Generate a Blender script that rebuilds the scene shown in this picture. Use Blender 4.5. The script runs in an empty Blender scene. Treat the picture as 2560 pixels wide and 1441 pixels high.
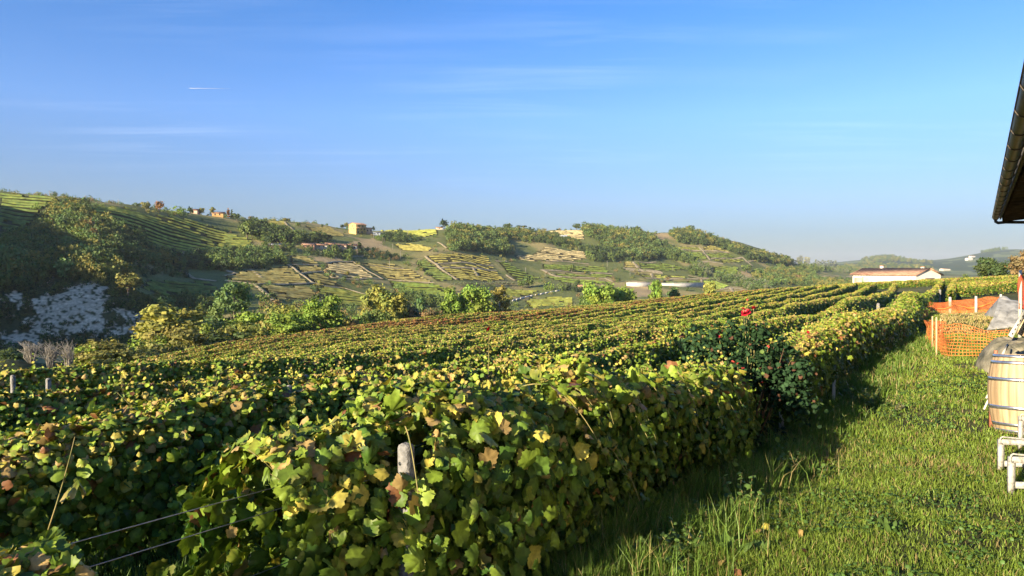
import bpy, math, random
import numpy as np
from mathutils import Vector

# ------------------------------------------------------------------ camera, sky, sun, exposure
C = bpy.context.scene.collection
SC = bpy.context.scene
W, HH, F = 2560.0, 1441.0, 1707.0            # photograph frame and focal length in pixels
PITCH = math.radians(1.63)
cam_d = bpy.data.cameras.new("camera")
cam_d.sensor_width = 36.0
cam_d.lens = 36.0 * F / W
cam_d.clip_start = 0.05
cam_d.clip_end = 60000.0
cam = bpy.data.objects.new("camera", cam_d)
C.objects.link(cam)
cam.location = (0, 0, 0)
cam.rotation_euler = (math.pi / 2 - PITCH, 0, 0)
SC.camera = cam

SUN_EL = math.radians(15.5)
SUN_AZ = math.radians(180 + 42.8)             # compass style: 0 = +Y, 90 = +X; the sun stands behind and to one side
S = Vector((math.sin(SUN_AZ) * math.cos(SUN_EL), math.cos(SUN_AZ) * math.cos(SUN_EL), math.sin(SUN_EL)))
sun_d = bpy.data.lights.new("sun", "SUN")
sun_d.energy = 5.0
sun_d.angle = math.radians(0.53)
sun_d.color = (1.0, 0.84, 0.58)
sun = bpy.data.objects.new("sun", sun_d)
C.objects.link(sun)
sun.rotation_euler = S.to_track_quat('Z', 'Y').to_euler()

world = bpy.data.worlds.new("World")
SC.world = world
world.use_nodes = True
wn, wl = world.node_tree.nodes, world.node_tree.links
wn.clear()
w_out = wn.new("ShaderNodeOutputWorld")
w_bg = wn.new("ShaderNodeBackground")
w_sky = wn.new("ShaderNodeTexSky")
w_sky.sky_type = 'NISHITA'
w_sky.sun_disc = False
w_sky.sun_elevation = SUN_EL
w_sky.sun_rotation = SUN_AZ
w_sky.altitude = 300
w_sky.air_density = 1.0
w_sky.dust_density = 0.6
w_sky.ozone_density = 2.2
w_bg.inputs["Strength"].default_value = 0.092
wl.new(w_bg.outputs[0], w_out.inputs["Surface"])

def wnode(t, **kw):
    n = wn.new(t)
    for k, v in kw.items():
        setattr(n, k, v)
    return n

def wmath(op, a, b=None, c=None):
    n = wn.new("ShaderNodeMath"); n.operation = op
    for i, v in enumerate((a, b, c)):
        if v is None: continue
        if isinstance(v, (int, float)): n.inputs[i].default_value = v
        else: wl.new(v, n.inputs[i])
    return n.outputs[0]

# thin cirrus: stretched noise on a flat cloud deck, kept to a few streaks
w_tc = wn.new("ShaderNodeTexCoord")
w_sep = wn.new("ShaderNodeSeparateXYZ")
wl.new(w_tc.outputs["Generated"], w_sep.inputs[0])
zc = wmath('MAXIMUM', w_sep.outputs[2], 0.02)
cu = wmath('DIVIDE', w_sep.outputs[0], zc)
cv = wmath('DIVIDE', w_sep.outputs[1], zc)
w_cmb = wn.new("ShaderNodeCombineXYZ")
wl.new(cu, w_cmb.inputs[0]); wl.new(cv, w_cmb.inputs[1])
w_map = wn.new("ShaderNodeMapping")
w_map.inputs["Rotation"].default_value = (0, 0, math.radians(-24))
w_map.inputs["Scale"].default_value = (0.34, 2.3, 1.0)
wl.new(w_cmb.outputs[0], w_map.inputs[0])
w_nz = wn.new("ShaderNodeTexNoise")
w_nz.inputs["Scale"].default_value = 1.0
w_nz.inputs["Detail"].default_value = 7.0
w_nz.inputs["Roughness"].default_value = 0.62
w_nz.inputs["Distortion"].default_value = 0.35
wl.new(w_map.outputs[0], w_nz.inputs["Vector"])
w_nz2 = wn.new("ShaderNodeTexNoise")
w_nz2.inputs["Scale"].default_value = 0.45
w_nz2.inputs["Detail"].default_value = 2.0
wl.new(w_cmb.outputs[0], w_nz2.inputs["Vector"])
m1 = wn.new("ShaderNodeMapRange"); m1.inputs[1].default_value = 0.47; m1.inputs[2].default_value = 0.86
wl.new(w_nz.outputs[0], m1.inputs[0])
m2 = wn.new("ShaderNodeMapRange"); m2.inputs[1].default_value = 0.42; m2.inputs[2].default_value = 0.66
wl.new(w_nz2.outputs[0], m2.inputs[0])
m3 = wn.new("ShaderNodeMapRange"); m3.inputs[1].default_value = 0.10; m3.inputs[2].default_value = 0.2
wl.new(w_sep.outputs[2], m3.inputs[0])
cmask = wmath('MULTIPLY', wmath('MULTIPLY', m1.outputs[0], m2.outputs[0]), wmath('MULTIPLY', m3.outputs[0], 0.20))
w_hsv = wn.new("ShaderNodeHueSaturation")
w_hsv.inputs["Saturation"].default_value = 1.0
w_hsv.inputs["Value"].default_value = 1.0
w_wb = wn.new("ShaderNodeMixRGB"); w_wb.blend_type = 'MULTIPLY'; w_wb.inputs[0].default_value = 1.0
w_rmp = wn.new("ShaderNodeValToRGB")                 # colour response of the air: grey near the horizon, deep blue higher up
el = w_rmp.color_ramp.elements
el[0].position = 0.02; el[0].color = (0.24, 0.27, 0.37, 1)
el[1].position = 0.36; el[1].color = (0.29, 0.565, 0.91, 1)
for pos_, col_ in ((0.05, (0.27, 0.305, 0.43, 1)), (0.095, (0.37, 0.405, 0.55, 1)), (0.21, (0.46, 0.60, 0.88, 1))):
    e_ = el.new(pos_); e_.color = col_
w_tc0 = wn.new("ShaderNodeTexCoord"); w_sp0 = wn.new("ShaderNodeSeparateXYZ")
wl.new(w_tc0.outputs["Generated"], w_sp0.inputs[0]); wl.new(w_sp0.outputs[2], w_rmp.inputs[0]); wl.new(w_rmp.outputs[0], w_wb.inputs[2])
wl.new(w_sky.outputs[0], w_wb.inputs[1])
wl.new(w_wb.outputs[0], w_hsv.inputs["Color"])
w_mix = wn.new("ShaderNodeMixRGB")
w_mix.inputs[2].default_value = (7.0, 7.4, 8.2, 1)
wl.new(cmask, w_mix.inputs[0])
wl.new(w_hsv.outputs[0], w_mix.inputs[1])
wl.new(w_mix.outputs[0], w_bg.inputs["Color"])

SC.view_settings.view_transform = 'Standard'
SC.view_settings.look = 'None'
SC.view_settings.exposure = 1.6
SC.view_settings.gamma = 1.0
SC.render.film_transparent = False
SC.cycles.max_bounces = 6
SC.cycles.diffuse_bounces = 2
SC.cycles.glossy_bounces = 2
SC.cycles.transmission_bounces = 3
SC.cycles.volume_bounces = 0
SC.cycles.use_adaptive_sampling = True
SC.cycles.adaptive_threshold = 0.02
SC.cycles.use_denoising = True
try:
    SC.cycles.denoiser = 'OPENIMAGEDENOISE'
    SC.cycles.denoising_prefilter = 'ACCURATE'
except Exception:
    pass
SC.cycles.sample_clamp_indirect = 4.0

# ------------------------------------------------------------------ helpers
RNG = np.random.default_rng(20240917)

_cp, _sp = math.cos(PITCH), math.sin(PITCH)
def ray(px, py):
    """direction of a pixel of the photograph, scaled to unit depth (Y = 1)"""
    a = (px - W / 2) / F
    b = -(py - HH / 2) / F
    y = _cp + b * _sp
    z = -_sp + b * _cp
    return np.array([a / y, 1.0, z / y])

def P(px, py, Y):
    return ray(px, py) * Y

def project(p):
    p = np.asarray(p, float)
    yy = p[..., 1] * _cp - p[..., 2] * _sp
    zz = p[..., 1] * _sp + p[..., 2] * _cp
    return W / 2 + F * p[..., 0] / yy, HH / 2 - F * zz / yy

def sstep(a, b, x):
    t = np.clip((x - a) / (b - a), 0, 1)
    return t * t * (3 - 2 * t)

def _hash(ix, iy, seed):
    h = (ix.astype(np.int64) * 374761393 + iy.astype(np.int64) * 668265263 + seed * 982451653) & 0x7fffffff
    h = ((h ^ (h >> 13)) * 1274126177) & 0x7fffffff
    return ((h ^ (h >> 16)) & 0xffff) / 65535.0

def vnoise(x, y, seed=0):
    x = np.asarray(x, float); y = np.asarray(y, float)
    ix = np.floor(x); iy = np.floor(y)
    fx = x - ix; fy = y - iy
    fx = fx * fx * (3 - 2 * fx); fy = fy * fy * (3 - 2 * fy)
    a = _hash(ix, iy, seed); b = _hash(ix + 1, iy, seed)
    c = _hash(ix, iy + 1, seed); d = _hash(ix + 1, iy + 1, seed)
    return (a * (1 - fx) + b * fx) * (1 - fy) + (c * (1 - fx) + d * fx) * fy

def fbm(x, y, seed=0, oct=4):
    s = 0; a = 0.5; t = 0
    for k in range(oct):
        s = s + a * vnoise(x * 2 ** k, y * 2 ** k, seed + 17 * k); t += a; a *= 0.5
    return s / t

def mesh(name, V, faces, mat, parent=None, col=None, smooth=False, link=True):
    """V (n,3); faces: list of int arrays (m,k). col: (n,3) vertex colours in attribute 'Col'."""
    V = np.asarray(V, np.float32)
    me = bpy.data.meshes.new(name)
    if not isinstance(faces, (list, tuple)): faces = [faces]
    faces = [np.asarray(f, np.int32) for f in faces if len(f)]
    nl = sum(f.size for f in faces); nf = sum(len(f) for f in faces)
    me.vertices.add(len(V)); me.vertices.foreach_set("co", V.ravel())
    me.loops.add(nl); me.polygons.add(nf)
    me.loops.foreach_set("vertex_index", np.concatenate([f.ravel() for f in faces]))
    tot = np.concatenate([np.full(len(f), f.shape[1], np.int32) for f in faces])
    start = np.concatenate([[0], np.cumsum(tot)[:-1]]).astype(np.int32)
    me.polygons.foreach_set("loop_start", start)
    me.polygons.foreach_set("loop_total", tot)
    if smooth:
        me.polygons.foreach_set("use_smooth", np.ones(nf, bool))
    if col is not None:
        at = me.color_attributes.new("Col", 'FLOAT_COLOR', 'POINT')
        c4 = np.ones((len(V), 4), np.float32); c4[:, :3] = col
        at.data.foreach_set("color", c4.ravel())
    me.update(calc_edges=True)
    me.validate()
    if mat is not None: me.materials.append(mat)
    if not link: return me
    o = bpy.data.objects.new(name, me)
    C.objects.link(o)
    if parent is not None: o.parent = parent
    return o

class MB:
    """collects simple shapes into one mesh"""
    def __init__(s): s.v = []; s.q = []; s.t = []; s.n = 0
    def add(s, V, quads=None, tris=None):
        V = np.asarray(V, float)
        if quads is not None and len(quads): s.q.append(np.asarray(quads) + s.n)
        if tris is not None and len(tris): s.t.append(np.asarray(tris) + s.n)
        s.v.append(V); s.n += len(V); return s
    def box(s, c, sx, sy, sz, ax=(1, 0, 0), ay=None, az=(0, 0, 1)):
        ax = np.array(ax, float); ax /= np.linalg.norm(ax); az = np.array(az, float); az /= np.linalg.norm(az)
        ay = np.cross(az, ax) if ay is None else np.array(ay, float); ay = ay / np.linalg.norm(ay)
        c = np.array(c, float)
        V = [c + ax * sx / 2 * i + ay * sy / 2 * j + az * sz / 2 * k for i in (-1, 1) for j in (-1, 1) for k in (-1, 1)]
        return s.add(V, [[0, 1, 3, 2], [4, 6, 7, 5], [0, 4, 5, 1], [2, 3, 7, 6], [0, 2, 6, 4], [1, 5, 7, 3]])
    def beam(s, a, b, w, h, up=(0, 0, 1)):
        a = np.array(a, float); b = np.array(b, float); d = b - a; L = np.linalg.norm(d)
        up = np.array(up, float)
        side = np.cross(d / L, up); side /= np.linalg.norm(side); u2 = np.cross(side, d / L)
        return s.box((a + b) / 2, L, w, h, d / L, side, u2)
    def tube(s, pts, r, n=8, cap=True):
        pts = np.asarray(pts, float); m = len(pts)
        r = np.broadcast_to(np.asarray(r, float), (m,))
        T = np.gradient(pts, axis=0); T /= np.maximum(np.linalg.norm(T, axis=1), 1e-9)[:, None]
        ref = np.array([0, 0, 1.0]) if abs(T[0, 2]) < 0.9 else np.array([1.0, 0, 0])
        A = np.cross(T, ref); A /= np.maximum(np.linalg.norm(A, axis=1), 1e-9)[:, None]
        B = np.cross(T, A)
        th = np.arange(n) * 2 * math.pi / n
        V = (pts[:, None, :] + r[:, None, None] * (np.cos(th)[None, :, None] * A[:, None, :] + np.sin(th)[None, :, None] * B[:, None, :])).reshape(-1, 3)
        i = np.arange(m - 1)[:, None] * n; j = np.arange(n)[None, :]; j2 = (j + 1) % n
        Q = np.stack([i + j, i + j2, i + n + j2, i + n + j], -1).reshape(-1, 4)
        tr = []
        if cap:
            V = np.vstack([V, pts[:1], pts[-1:]])
            for k in range(n):
                tr.append([m * n, (k + 1) % n, k]); tr.append([m * n + 1, (m - 1) * n + k, (m - 1) * n + (k + 1) % n])
        return s.add(V, Q, tr)
    def lathe(s, prof, c, n=32, axis=(0, 0, 1)):
        """prof: list of (radius, height)"""
        prof = np.asarray(prof, float); az = np.array(axis, float); az /= np.linalg.norm(az)
        ax = np.cross(az, [0.3, 1, 0.2]); ax /= np.linalg.norm(ax); ay = np.cross(az, ax)
        th = np.arange(n) * 2 * math.pi / n
        V = np.array(c, float) + (prof[:, 0, None, None] * (np.cos(th)[None, :, None] * ax + np.sin(th)[None, :, None] * ay) + prof[:, 1, None, None] * az)
        m = len(prof); i = np.arange(m - 1)[:, None] * n; j = np.arange(n)[None, :]; j2 = (j + 1) % n
        Q = np.stack([i + j, i + j2, i + n + j2, i + n + j], -1).reshape(-1, 4)
        return s.add(V.reshape(-1, 3), Q)
    def build(s, name, mat, parent=None, col=None, smooth=False, link=True):
        V = np.vstack(s.v); fs = []
        if s.q: fs.append(np.vstack(s.q))
        if s.t: fs.append(np.vstack(s.t))
        if col is not None: col = np.tile(np.array(col, float), (len(V), 1))
        return mesh(name, V, fs, mat, parent, col, smooth, link)

def tag(o, label=None, cat=None, group=None, kind=None):
    if label: o["label"] = label
    if cat: o["category"] = cat
    if group: o["group"] = group
    if kind: o["kind"] = kind
    return o

def empty(name, loc, rz=0.0, scale=None):
    o = bpy.data.objects.new(name, None)
    C.objects.link(o); o.location = [float(v) for v in loc]; o.rotation_euler = (0, 0, rz)
    if scale is not None: o.scale = scale if hasattr(scale, '__len__') else (scale,) * 3
    o.empty_display_size = 0.1
    return o

# ------------------------------------------------------------------ materials
def new_mat(name):
    m = bpy.data.materials.new(name); m.use_nodes = True
    nt = m.node_tree; nt.nodes.clear()
    out = nt.nodes.new("ShaderNodeOutputMaterial")
    b = nt.nodes.new("ShaderNodeBsdfPrincipled")
    nt.links.new(b.outputs[0], out.inputs["Surface"])
    return m, nt, b, out

def noise_mat(name, c1, c2, scale=8.0, rough=0.8, bump=0.0, bscale=None, spec=0.3, metal=0.0, detail=5.0, stretch=(1, 1, 1), lo=0.35, hi=0.65):
    m, nt, b, out = new_mat(name)
    tc = nt.nodes.new("ShaderNodeTexCoord"); mp = nt.nodes.new("ShaderNodeMapping")
    mp.inputs["Scale"].default_value = stretch
    nt.links.new(tc.outputs["Object"], mp.inputs[0])
    nz = nt.nodes.new("ShaderNodeTexNoise"); nz.inputs["Scale"].default_value = scale; nz.inputs["Detail"].default_value = detail
    nt.links.new(mp.outputs[0], nz.inputs["Vector"])
    rp = nt.nodes.new("ShaderNodeValToRGB")
    rp.color_ramp.elements[0].position = lo; rp.color_ramp.elements[1].position = hi
    rp.color_ramp.elements[0].color = (*c1, 1); rp.color_ramp.elements[1].color = (*c2, 1)
    nt.links.new(nz.outputs[0], rp.inputs[0]); nt.links.new(rp.outputs[0], b.inputs["Base Color"])
    b.inputs["Roughness"].default_value = rough; b.inputs["Metallic"].default_value = metal
    b.inputs["Specular IOR Level"].default_value = spec
    if bump:
        n2 = nt.nodes.new("ShaderNodeTexNoise"); n2.inputs["Scale"].default_value = bscale or scale * 4; n2.inputs["Detail"].default_value = 4
        nt.links.new(mp.outputs[0], n2.inputs["Vector"])
        bp = nt.nodes.new("ShaderNodeBump"); bp.inputs["Strength"].default_value = bump; bp.inputs["Distance"].default_value = 0.02
        nt.links.new(n2.outputs[0], bp.inputs["Height"]); nt.links.new(bp.outputs[0], b.inputs["Normal"])
    return m

def leaf_mat(name, trans=0.3, rough=0.55, var=0.35, vscale=25.0, spec=0.3):
    m, nt, b, out = new_mat(name)
    at = nt.nodes.new("ShaderNodeAttribute"); at.attribute_name = "Col"
    tc = nt.nodes.new("ShaderNodeTexCoord")
    nz = nt.nodes.new("ShaderNodeTexNoise"); nz.inputs["Scale"].default_value = vscale; nz.inputs["Detail"].default_value = 3
    nt.links.new(tc.outputs["Object"], nz.inputs["Vector"])
    mr = nt.nodes.new("ShaderNodeMapRange"); mr.inputs[1].default_value = 0.25; mr.inputs[2].default_value = 0.75
    mr.inputs[3].default_value = 1 - var; mr.inputs[4].default_value = 1 + var
    nt.links.new(nz.outputs[0], mr.inputs[0])
    mx = nt.nodes.new("ShaderNodeVectorMath"); mx.operation = 'SCALE'
    nt.links.new(at.outputs["Color"], mx.inputs[0]); nt.links.new(mr.outputs[0], mx.inputs["Scale"])
    nt.links.new(mx.outputs[0], b.inputs["Base Color"])
    b.inputs["Roughness"].default_value = rough; b.inputs["Specular IOR Level"].default_value = spec
    if trans > 0:
        tr = nt.nodes.new("ShaderNodeBsdfTranslucent"); ms = nt.nodes.new("ShaderNodeMixShader")
        ms.inputs[0].default_value = trans
        t2 = nt.nodes.new("ShaderNodeVectorMath"); t2.operation = 'MULTIPLY'; t2.inputs[1].default_value = (1.25, 1.3, 0.6)
        nt.links.new(mx.outputs[0], t2.inputs[0]); nt.links.new(t2.outputs[0], tr.inputs["Color"])
        nt.links.new(b.outputs[0], ms.inputs[1]); nt.links.new(tr.outputs[0], ms.inputs[2])
        nt.links.new(ms.outputs[0], out.inputs["Surface"])
    return m

M_VINE = leaf_mat("vine_leaf", 0.17, 0.5, 0.4, 34.0, 0.24)
M_ROSELEAF = leaf_mat("rose_leaf", 0.12, 0.65, 0.3, 30.0, 0.12)
M_FOL = leaf_mat("tree_leaf", 0.22, 0.6, 0.25, 0.8, 0.2)
M_GRASS = leaf_mat("grass_blade", 0.35, 0.5, 0.15, 3.0, 0.3)
M_FAR = leaf_mat("far_vines", 0.0, 0.8, 0.3, 0.5, 0.1)
M_STEM = noise_mat("cane_bark", (0.10, 0.055, 0.03), (0.22, 0.13, 0.07), 30, 0.8, 0.4)
M_GREENSTEM = noise_mat("green_shoot", (0.14, 0.15, 0.04), (0.28, 0.22, 0.09), 20, 0.6)
M_TRUNK = noise_mat("tree_bark", (0.09, 0.07, 0.05), (0.2, 0.16, 0.12), 6, 0.9, 0.5)
M_PALE = noise_mat("pale_bark", (0.2, 0.18, 0.15), (0.33, 0.30, 0.25), 6, 0.9, 0.3)
M_CONC = noise_mat("concrete", (0.11, 0.11, 0.11), (0.26, 0.25, 0.24), 22, 0.9, 0.6, 90, 0.2)
M_WIRE = noise_mat("galvanised_wire", (0.3, 0.3, 0.31), (0.42, 0.42, 0.42), 40, 0.45, 0, None, 0.5, 0.6)

# ------------------------------------------------------------------ terrain height field
AZR = math.radians(34.4)                     # direction of the vine rows and of the farm building
DU = np.array([math.sin(AZR), math.cos(AZR)]); DV = np.array([-math.cos(AZR), math.sin(AZR)])
def uv2xy(u, v): return np.asarray(u)[..., None] * DU + np.asarray(v)[..., None] * DV
def xy2uv(x, y): return x * DU[0] + y * DU[1], x * DV[0] + y * DV[1]

def cpt(px, Y, z): return ((px - W / 2) / F * Y, Y, z)
NEAR = [cpt(750, 3, -1.82), cpt(1341, 4.7, -1.9), cpt(1498, 5.5, -1.97), cpt(1623, 6.5, -2.1), cpt(2000, 12.8, -2.28), cpt(2200, 27, -2.6),
        cpt(0, 4.27, -2.1), cpt(640, 5.83, -2.25), cpt(1000, 7.36, -2.3), cpt(2000, 26.7, -2.85),
        cpt(0, 6.5, -2.3), cpt(1000, 11.2, -2.65), cpt(2000, 40.6, -3.05), cpt(0, 8.7, -2.45), cpt(640, 11.9, -2.66), cpt(1000, 15, -3.0),
        cpt(2000, 54.5, -3.35), cpt(1000, 30, -4.15), cpt(1000, 50, -5.4), cpt(1000, 75, -6.75), cpt(1000, 100, -10),
        cpt(640, 23, -4.1), cpt(640, 35, -5.2), cpt(640, 55, -6.85), cpt(640, 80, -11),
        cpt(400, 20, -4.2), cpt(400, 46, -6.95), cpt(400, 68, -11), cpt(0, 14, -3.7), cpt(0, 26, -6.6), cpt(0, 50, -12), cpt(0, 80, -15.5),
        cpt(1500, 40, -4.1), cpt(1500, 75, -5.4), cpt(1500, 110, -6.9), cpt(1500, 145, -11), cpt(1900, 60, -3.55), cpt(1900, 127, -5.5), cpt(1900, 165, -9),
        cpt(2300, 60, -2.95), cpt(2300, 130, -3.7), cpt(2300, 180, -7), cpt(2480, 60, -2.5), cpt(2480, 130, -2.65), cpt(2480, 190, -5.5),
        cpt(2700, 20, -2.0), cpt(2700, 60, -2.05), cpt(2700, 130, -2.3), cpt(2900, 190, -4),
        (0.5, 4.4, -1.86), (2.5, 5.5, -1.9), (4.3, 5.9, -1.94), (6.2, 8.4, -2.04), cpt(2350, 15.9, -2.1), cpt(2280, 27.6, -2.2), cpt(2400, 34, -2.28),
        (-3, -3, -1.8), (3, -3, -1.72), (0, -20, -1.5), (20, -10, -1.5), (-12, -6, -2.6), (-30, 0, -6.5), (-30, -30, -5), (40, 10, -1.6), (-60, 30, -14), (-60, -10, -12), (80, 60, -1.9), (60, -40, -1.5), (-40, -80, -6), (160, 60, -3), (0, -90, -3)]
_N = np.array(NEAR)
def _tps(r2): return 0.5 * r2 * np.log(r2 + 1e-9)
_d2 = ((_N[:, None, :2] - _N[None, :, :2]) ** 2).sum(-1)
_n = len(_N)
_A = np.zeros((_n + 3, _n + 3)); _A[:_n, :_n] = _tps(_d2) + np.eye(_n) * 0.4
_A[:_n, _n] = 1; _A[:_n, _n + 1:] = _N[:, :2]; _A[_n, :_n] = 1; _A[_n + 1:, :_n] = _N[:, :2].T
_w = np.linalg.solve(_A, np.concatenate([_N[:, 2], np.zeros(3)]))
def h_near(x, y):
    x = np.asarray(x, float); y = np.asarray(y, float); sh = x.shape
    x = x.ravel(); y = y.ravel(); out = np.zeros(len(x))
    for k in range(0, len(x), 20000):
        q = np.stack([x[k:k + 20000], y[k:k + 20000]], 1)
        r2 = ((q[:, None, :] - _N[None, :, :2]) ** 2).sum(-1)
        out[k:k + 20000] = _tps(r2) @ _w[:_n] + _w[_n] + q @ _w[_n + 1:]
    return out.reshape(sh)

def zrow(px, py, Y): return P(px, py, Y)[2]
def colnodes(px, nodes):
    xr = (px - W / 2) / F
    return (math.degrees(math.atan(xr)), [(Y * math.hypot(1, xr), zrow(px, py, Y)) for Y, py in nodes])
FARC = [
    (-180, [(60, -2), (200, -3), (600, 0), (2000, 20), (9000, 40)]),
    (-135, [(60, -5), (150, -9), (400, 10), (700, 30), (9000, 60)]),
    (-110, [(60, -10), (150, -14), (280, 18), (420, 50), (700, 55), (9000, 60)]),
    (-85, [(60, -14), (140, -18), (230, 34), (330, 78), (430, 84), (700, 74), (9000, 60)]),
    (-65, [(60, -14), (150, -20), (220, 12), (330, 66), (430, 82), (520, 72), (800, 55), (9000, 60)]),
    (-50, [(60, -14), (170, -22), (230, -3), (330, 36), (430, 66), (500, 66), (800, 40), (9000, 60)]),
    colnodes(0, [(60, 880), (100, 950), (170, 905), (206, 882), (213, 770), (222, 705), (300, 612), (370, 545), (430, 481), (470, 478), (800, 560), (9000, 640)]),
    colnodes(140, [(60, 880), (100, 950), (170, 905), (206, 882), (213, 785), (222, 708), (300, 620), (370, 555), (435, 493), (475, 490), (800, 560), (9000, 640)]),
    colnodes(250, [(60, 880), (100, 940), (170, 900), (206, 876), (213, 790), (222, 715), (290, 640), (360, 570), (450, 509), (500, 506), (800, 560), (9000, 640)]),
    colnodes(350, [(60, 880), (100, 930), (170, 890), (204, 868), (214, 800), (226, 745), (300, 690), (380, 598), (470, 520), (520, 518), (800, 580), (9000, 640)]),
    colnodes(420, [(60, 870), (110, 905), (180, 850), (240, 790), (300, 715), (360, 660), (420, 595), (490, 533), (540, 530), (900, 590), (9000, 640)]),
    colnodes(540, [(80, 870), (130, 885), (200, 830), (250, 785), (310, 720), (380, 668), (450, 615), (540, 546), (590, 544), (900, 600), (9000, 640)]),
    colnodes(640, [(80, 860), (140, 860), (220, 810), (270, 760), (330, 712), (400, 668), (480, 610), (590, 552), (640, 550), (1000, 600), (9000, 640)]),
    colnodes(760, [(90, 840), (150, 850), (230, 815), (300, 765), (360, 712), (430, 665), (500, 622), (630, 560), (680, 558), (1000, 610), (9000, 640)]),
    colnodes(890, [(110, 830), (170, 840), (250, 812), (310, 775), (380, 730), (450, 682), (530, 630), (640, 581), (690, 571), (1000, 620), (9000, 645)]),
    colnodes(1000, [(110, 820), (180, 835), (260, 808), (330, 778), (400, 735), (480, 690), (560, 632), (650, 587), (700, 573), (1100, 620), (9000, 645)]),
    colnodes(1130, [(120, 815), (200, 825), (280, 800), (360, 770), (430, 725), (520, 675), (620, 610), (720, 580), (760, 573), (1100, 620), (9000, 645)]),
    colnodes(1300, [(130, 805), (220, 815), (300, 800), (400, 770), (480, 738), (560, 704), (650, 658), (740, 610), (830, 575), (900, 574), (1300, 620), (9000, 645)]),
    colnodes(1450, [(140, 800), (240, 805), (330, 792), (440, 765), (520, 736), (610, 698), (710, 655), (820, 612), (920, 575), (990, 573), (1500, 620), (9000, 645)]),
    colnodes(1600, [(150, 790), (260, 795), (350, 785), (480, 762), (560, 735), (660, 698), (780, 650), (900, 610), (990, 583), (1060, 580), (1600, 630), (9000, 648)]),
    colnodes(1750, [(150, 780), (260, 788), (400, 775), (560, 748), (680, 715), (800, 675), (900, 630), (1000, 595), (1060, 580), (1130, 580), (1700, 640), (9000, 650)]),
    colnodes(1850, [(160, 775), (280, 780), (400, 770), (580, 746), (720, 710), (850, 675), (960, 632), (1070, 605), (1150, 604), (1800, 650), (9000, 652)]),
    colnodes(1920, [(160, 770), (280, 775), (400, 765), (620, 740), (760, 705), (900, 680), (1020, 645), (1120, 628), (1200, 627), (2000, 662), (9000, 654)]),
    colnodes(2000, [(160, 760), (280, 765), (400, 755), (700, 728), (1000, 692), (1300, 668), (1500, 667), (2200, 672), (4500, 664), (9000, 660)]),
    colnodes(2092, [(170, 755), (300, 758), (400, 748), (750, 722), (1100, 692), (1500, 682), (2500, 678), (4500, 657), (5000, 657), (9000, 662)]),
    colnodes(2150, [(180, 750), (300, 752), (400, 745), (750, 722), (1100, 696), (1500, 688), (2500, 680), (4000, 652), (4600, 651), (9000, 662)]),
    colnodes(2225, [(180, 745), (300, 748), (400, 742), (750, 720), (1100, 698), (1500, 690), (2500, 680), (4000, 639), (4600, 639), (9000, 662)]),
    colnodes(2280, [(180, 740), (300, 745), (400, 740), (750, 718), (1100, 700), (1500, 690), (2500, 680), (4200, 652), (4800, 652), (9000, 662)]),
    colnodes(2330, [(190, 735), (300, 742), (400, 738), (750, 718), (1100, 702), (1500, 692), (2500, 682), (4400, 653), (5000, 653), (9000, 662)]),
    colnodes(2420, [(190, 725), (300, 738), (400, 735), (750, 716), (1100, 702), (1500, 694), (2500, 682), (4200, 640), (4800, 640), (9000, 662)]),
    colnodes(2470, [(200, 720), (300, 735), (400, 732), (750, 715), (1100, 702), (1500, 694), (2500, 682), (4200, 629), (4800, 629), (9000, 662)]),
    colnodes(2520, [(200, 718), (300, 732), (400, 730), (750, 714), (1100, 702), (1500, 694), (2500, 682), (4200, 620), (4800, 620), (9000, 660)]),
    colnodes(2600, [(200, 716), (300, 730), (400, 730), (750, 714), (1100, 702), (1500, 694), (2500, 682), (4200, 628), (4800, 628), (9000, 660)]),
    (45, [(100, -3), (250, -8), (600, -8), (1500, 0), (4500, 90), (9000, 60)]),
    (80, [(100, -3), (400, -10), (1500, 0), (9000, 60)]),
    (120, [(100, -2), (400, -6), (1500, 0), (9000, 60)]),
    (180, [(60, -2), (200, -3), (600, 0), (2000, 20), (9000, 40)]),
]
_ag = np.concatenate([np.arange(-180, -44, 1.0), np.arange(-44, 44, 0.2), np.arange(44, 180.5, 1.0)])
_rg = np.exp(np.linspace(math.log(55), math.log(9500), 420))
_ca = np.array([c[0] for c in FARC])
_cz = np.array([np.interp(np.log(_rg), np.log([n[0] for n in c[1]]), [n[1] for n in c[1]]) for c in FARC])
_G = np.stack([np.interp(_ag, _ca, _cz[:, j]) for j in range(len(_rg))], 1)
def _blur(A, s, ax):
    k = np.exp(-0.5 * (np.arange(-3 * s, 3 * s + 1) / s) ** 2); k /= k.sum(); m = 3 * s
    A = np.moveaxis(A, ax, 0); Ap = np.concatenate([np.repeat(A[:1], m, 0), A, np.repeat(A[-1:], m, 0)], 0)
    out = sum(k[i] * Ap[i:i + len(A)] for i in range(len(k)))
    return np.moveaxis(out, 0, ax)
_G = _blur(_blur(_G, 4, 0), 2, 1)
def h_far(x, y):
    r = np.clip(np.hypot(x, y), 56, 9400); a = np.degrees(np.arctan2(x, y))
    ia = np.clip(np.searchsorted(_ag, a) - 1, 0, len(_ag) - 2); fa = np.clip((a - _ag[ia]) / (_ag[ia + 1] - _ag[ia]), 0, 1)
    t = (np.log(r) - math.log(55)) / (math.log(9500) - math.log(55)) * (len(_rg) - 1)
    ir = np.clip(t.astype(int), 0, len(_rg) - 2); fr = t - ir
    z = (_G[ia, ir] * (1 - fr) + _G[ia, ir + 1] * fr) * (1 - fa) + (_G[ia + 1, ir] * (1 - fr) + _G[ia + 1, ir + 1] * fr) * fa
    k = sstep(120, 350, r)
    z = z + k * (fbm(x / 70, y / 70, 5, 3) - 0.5) * np.minimum(r / 90, 8) + k * (vnoise(x / 14, y / 14, 9) - 0.5) * 1.0
    return z
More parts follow.
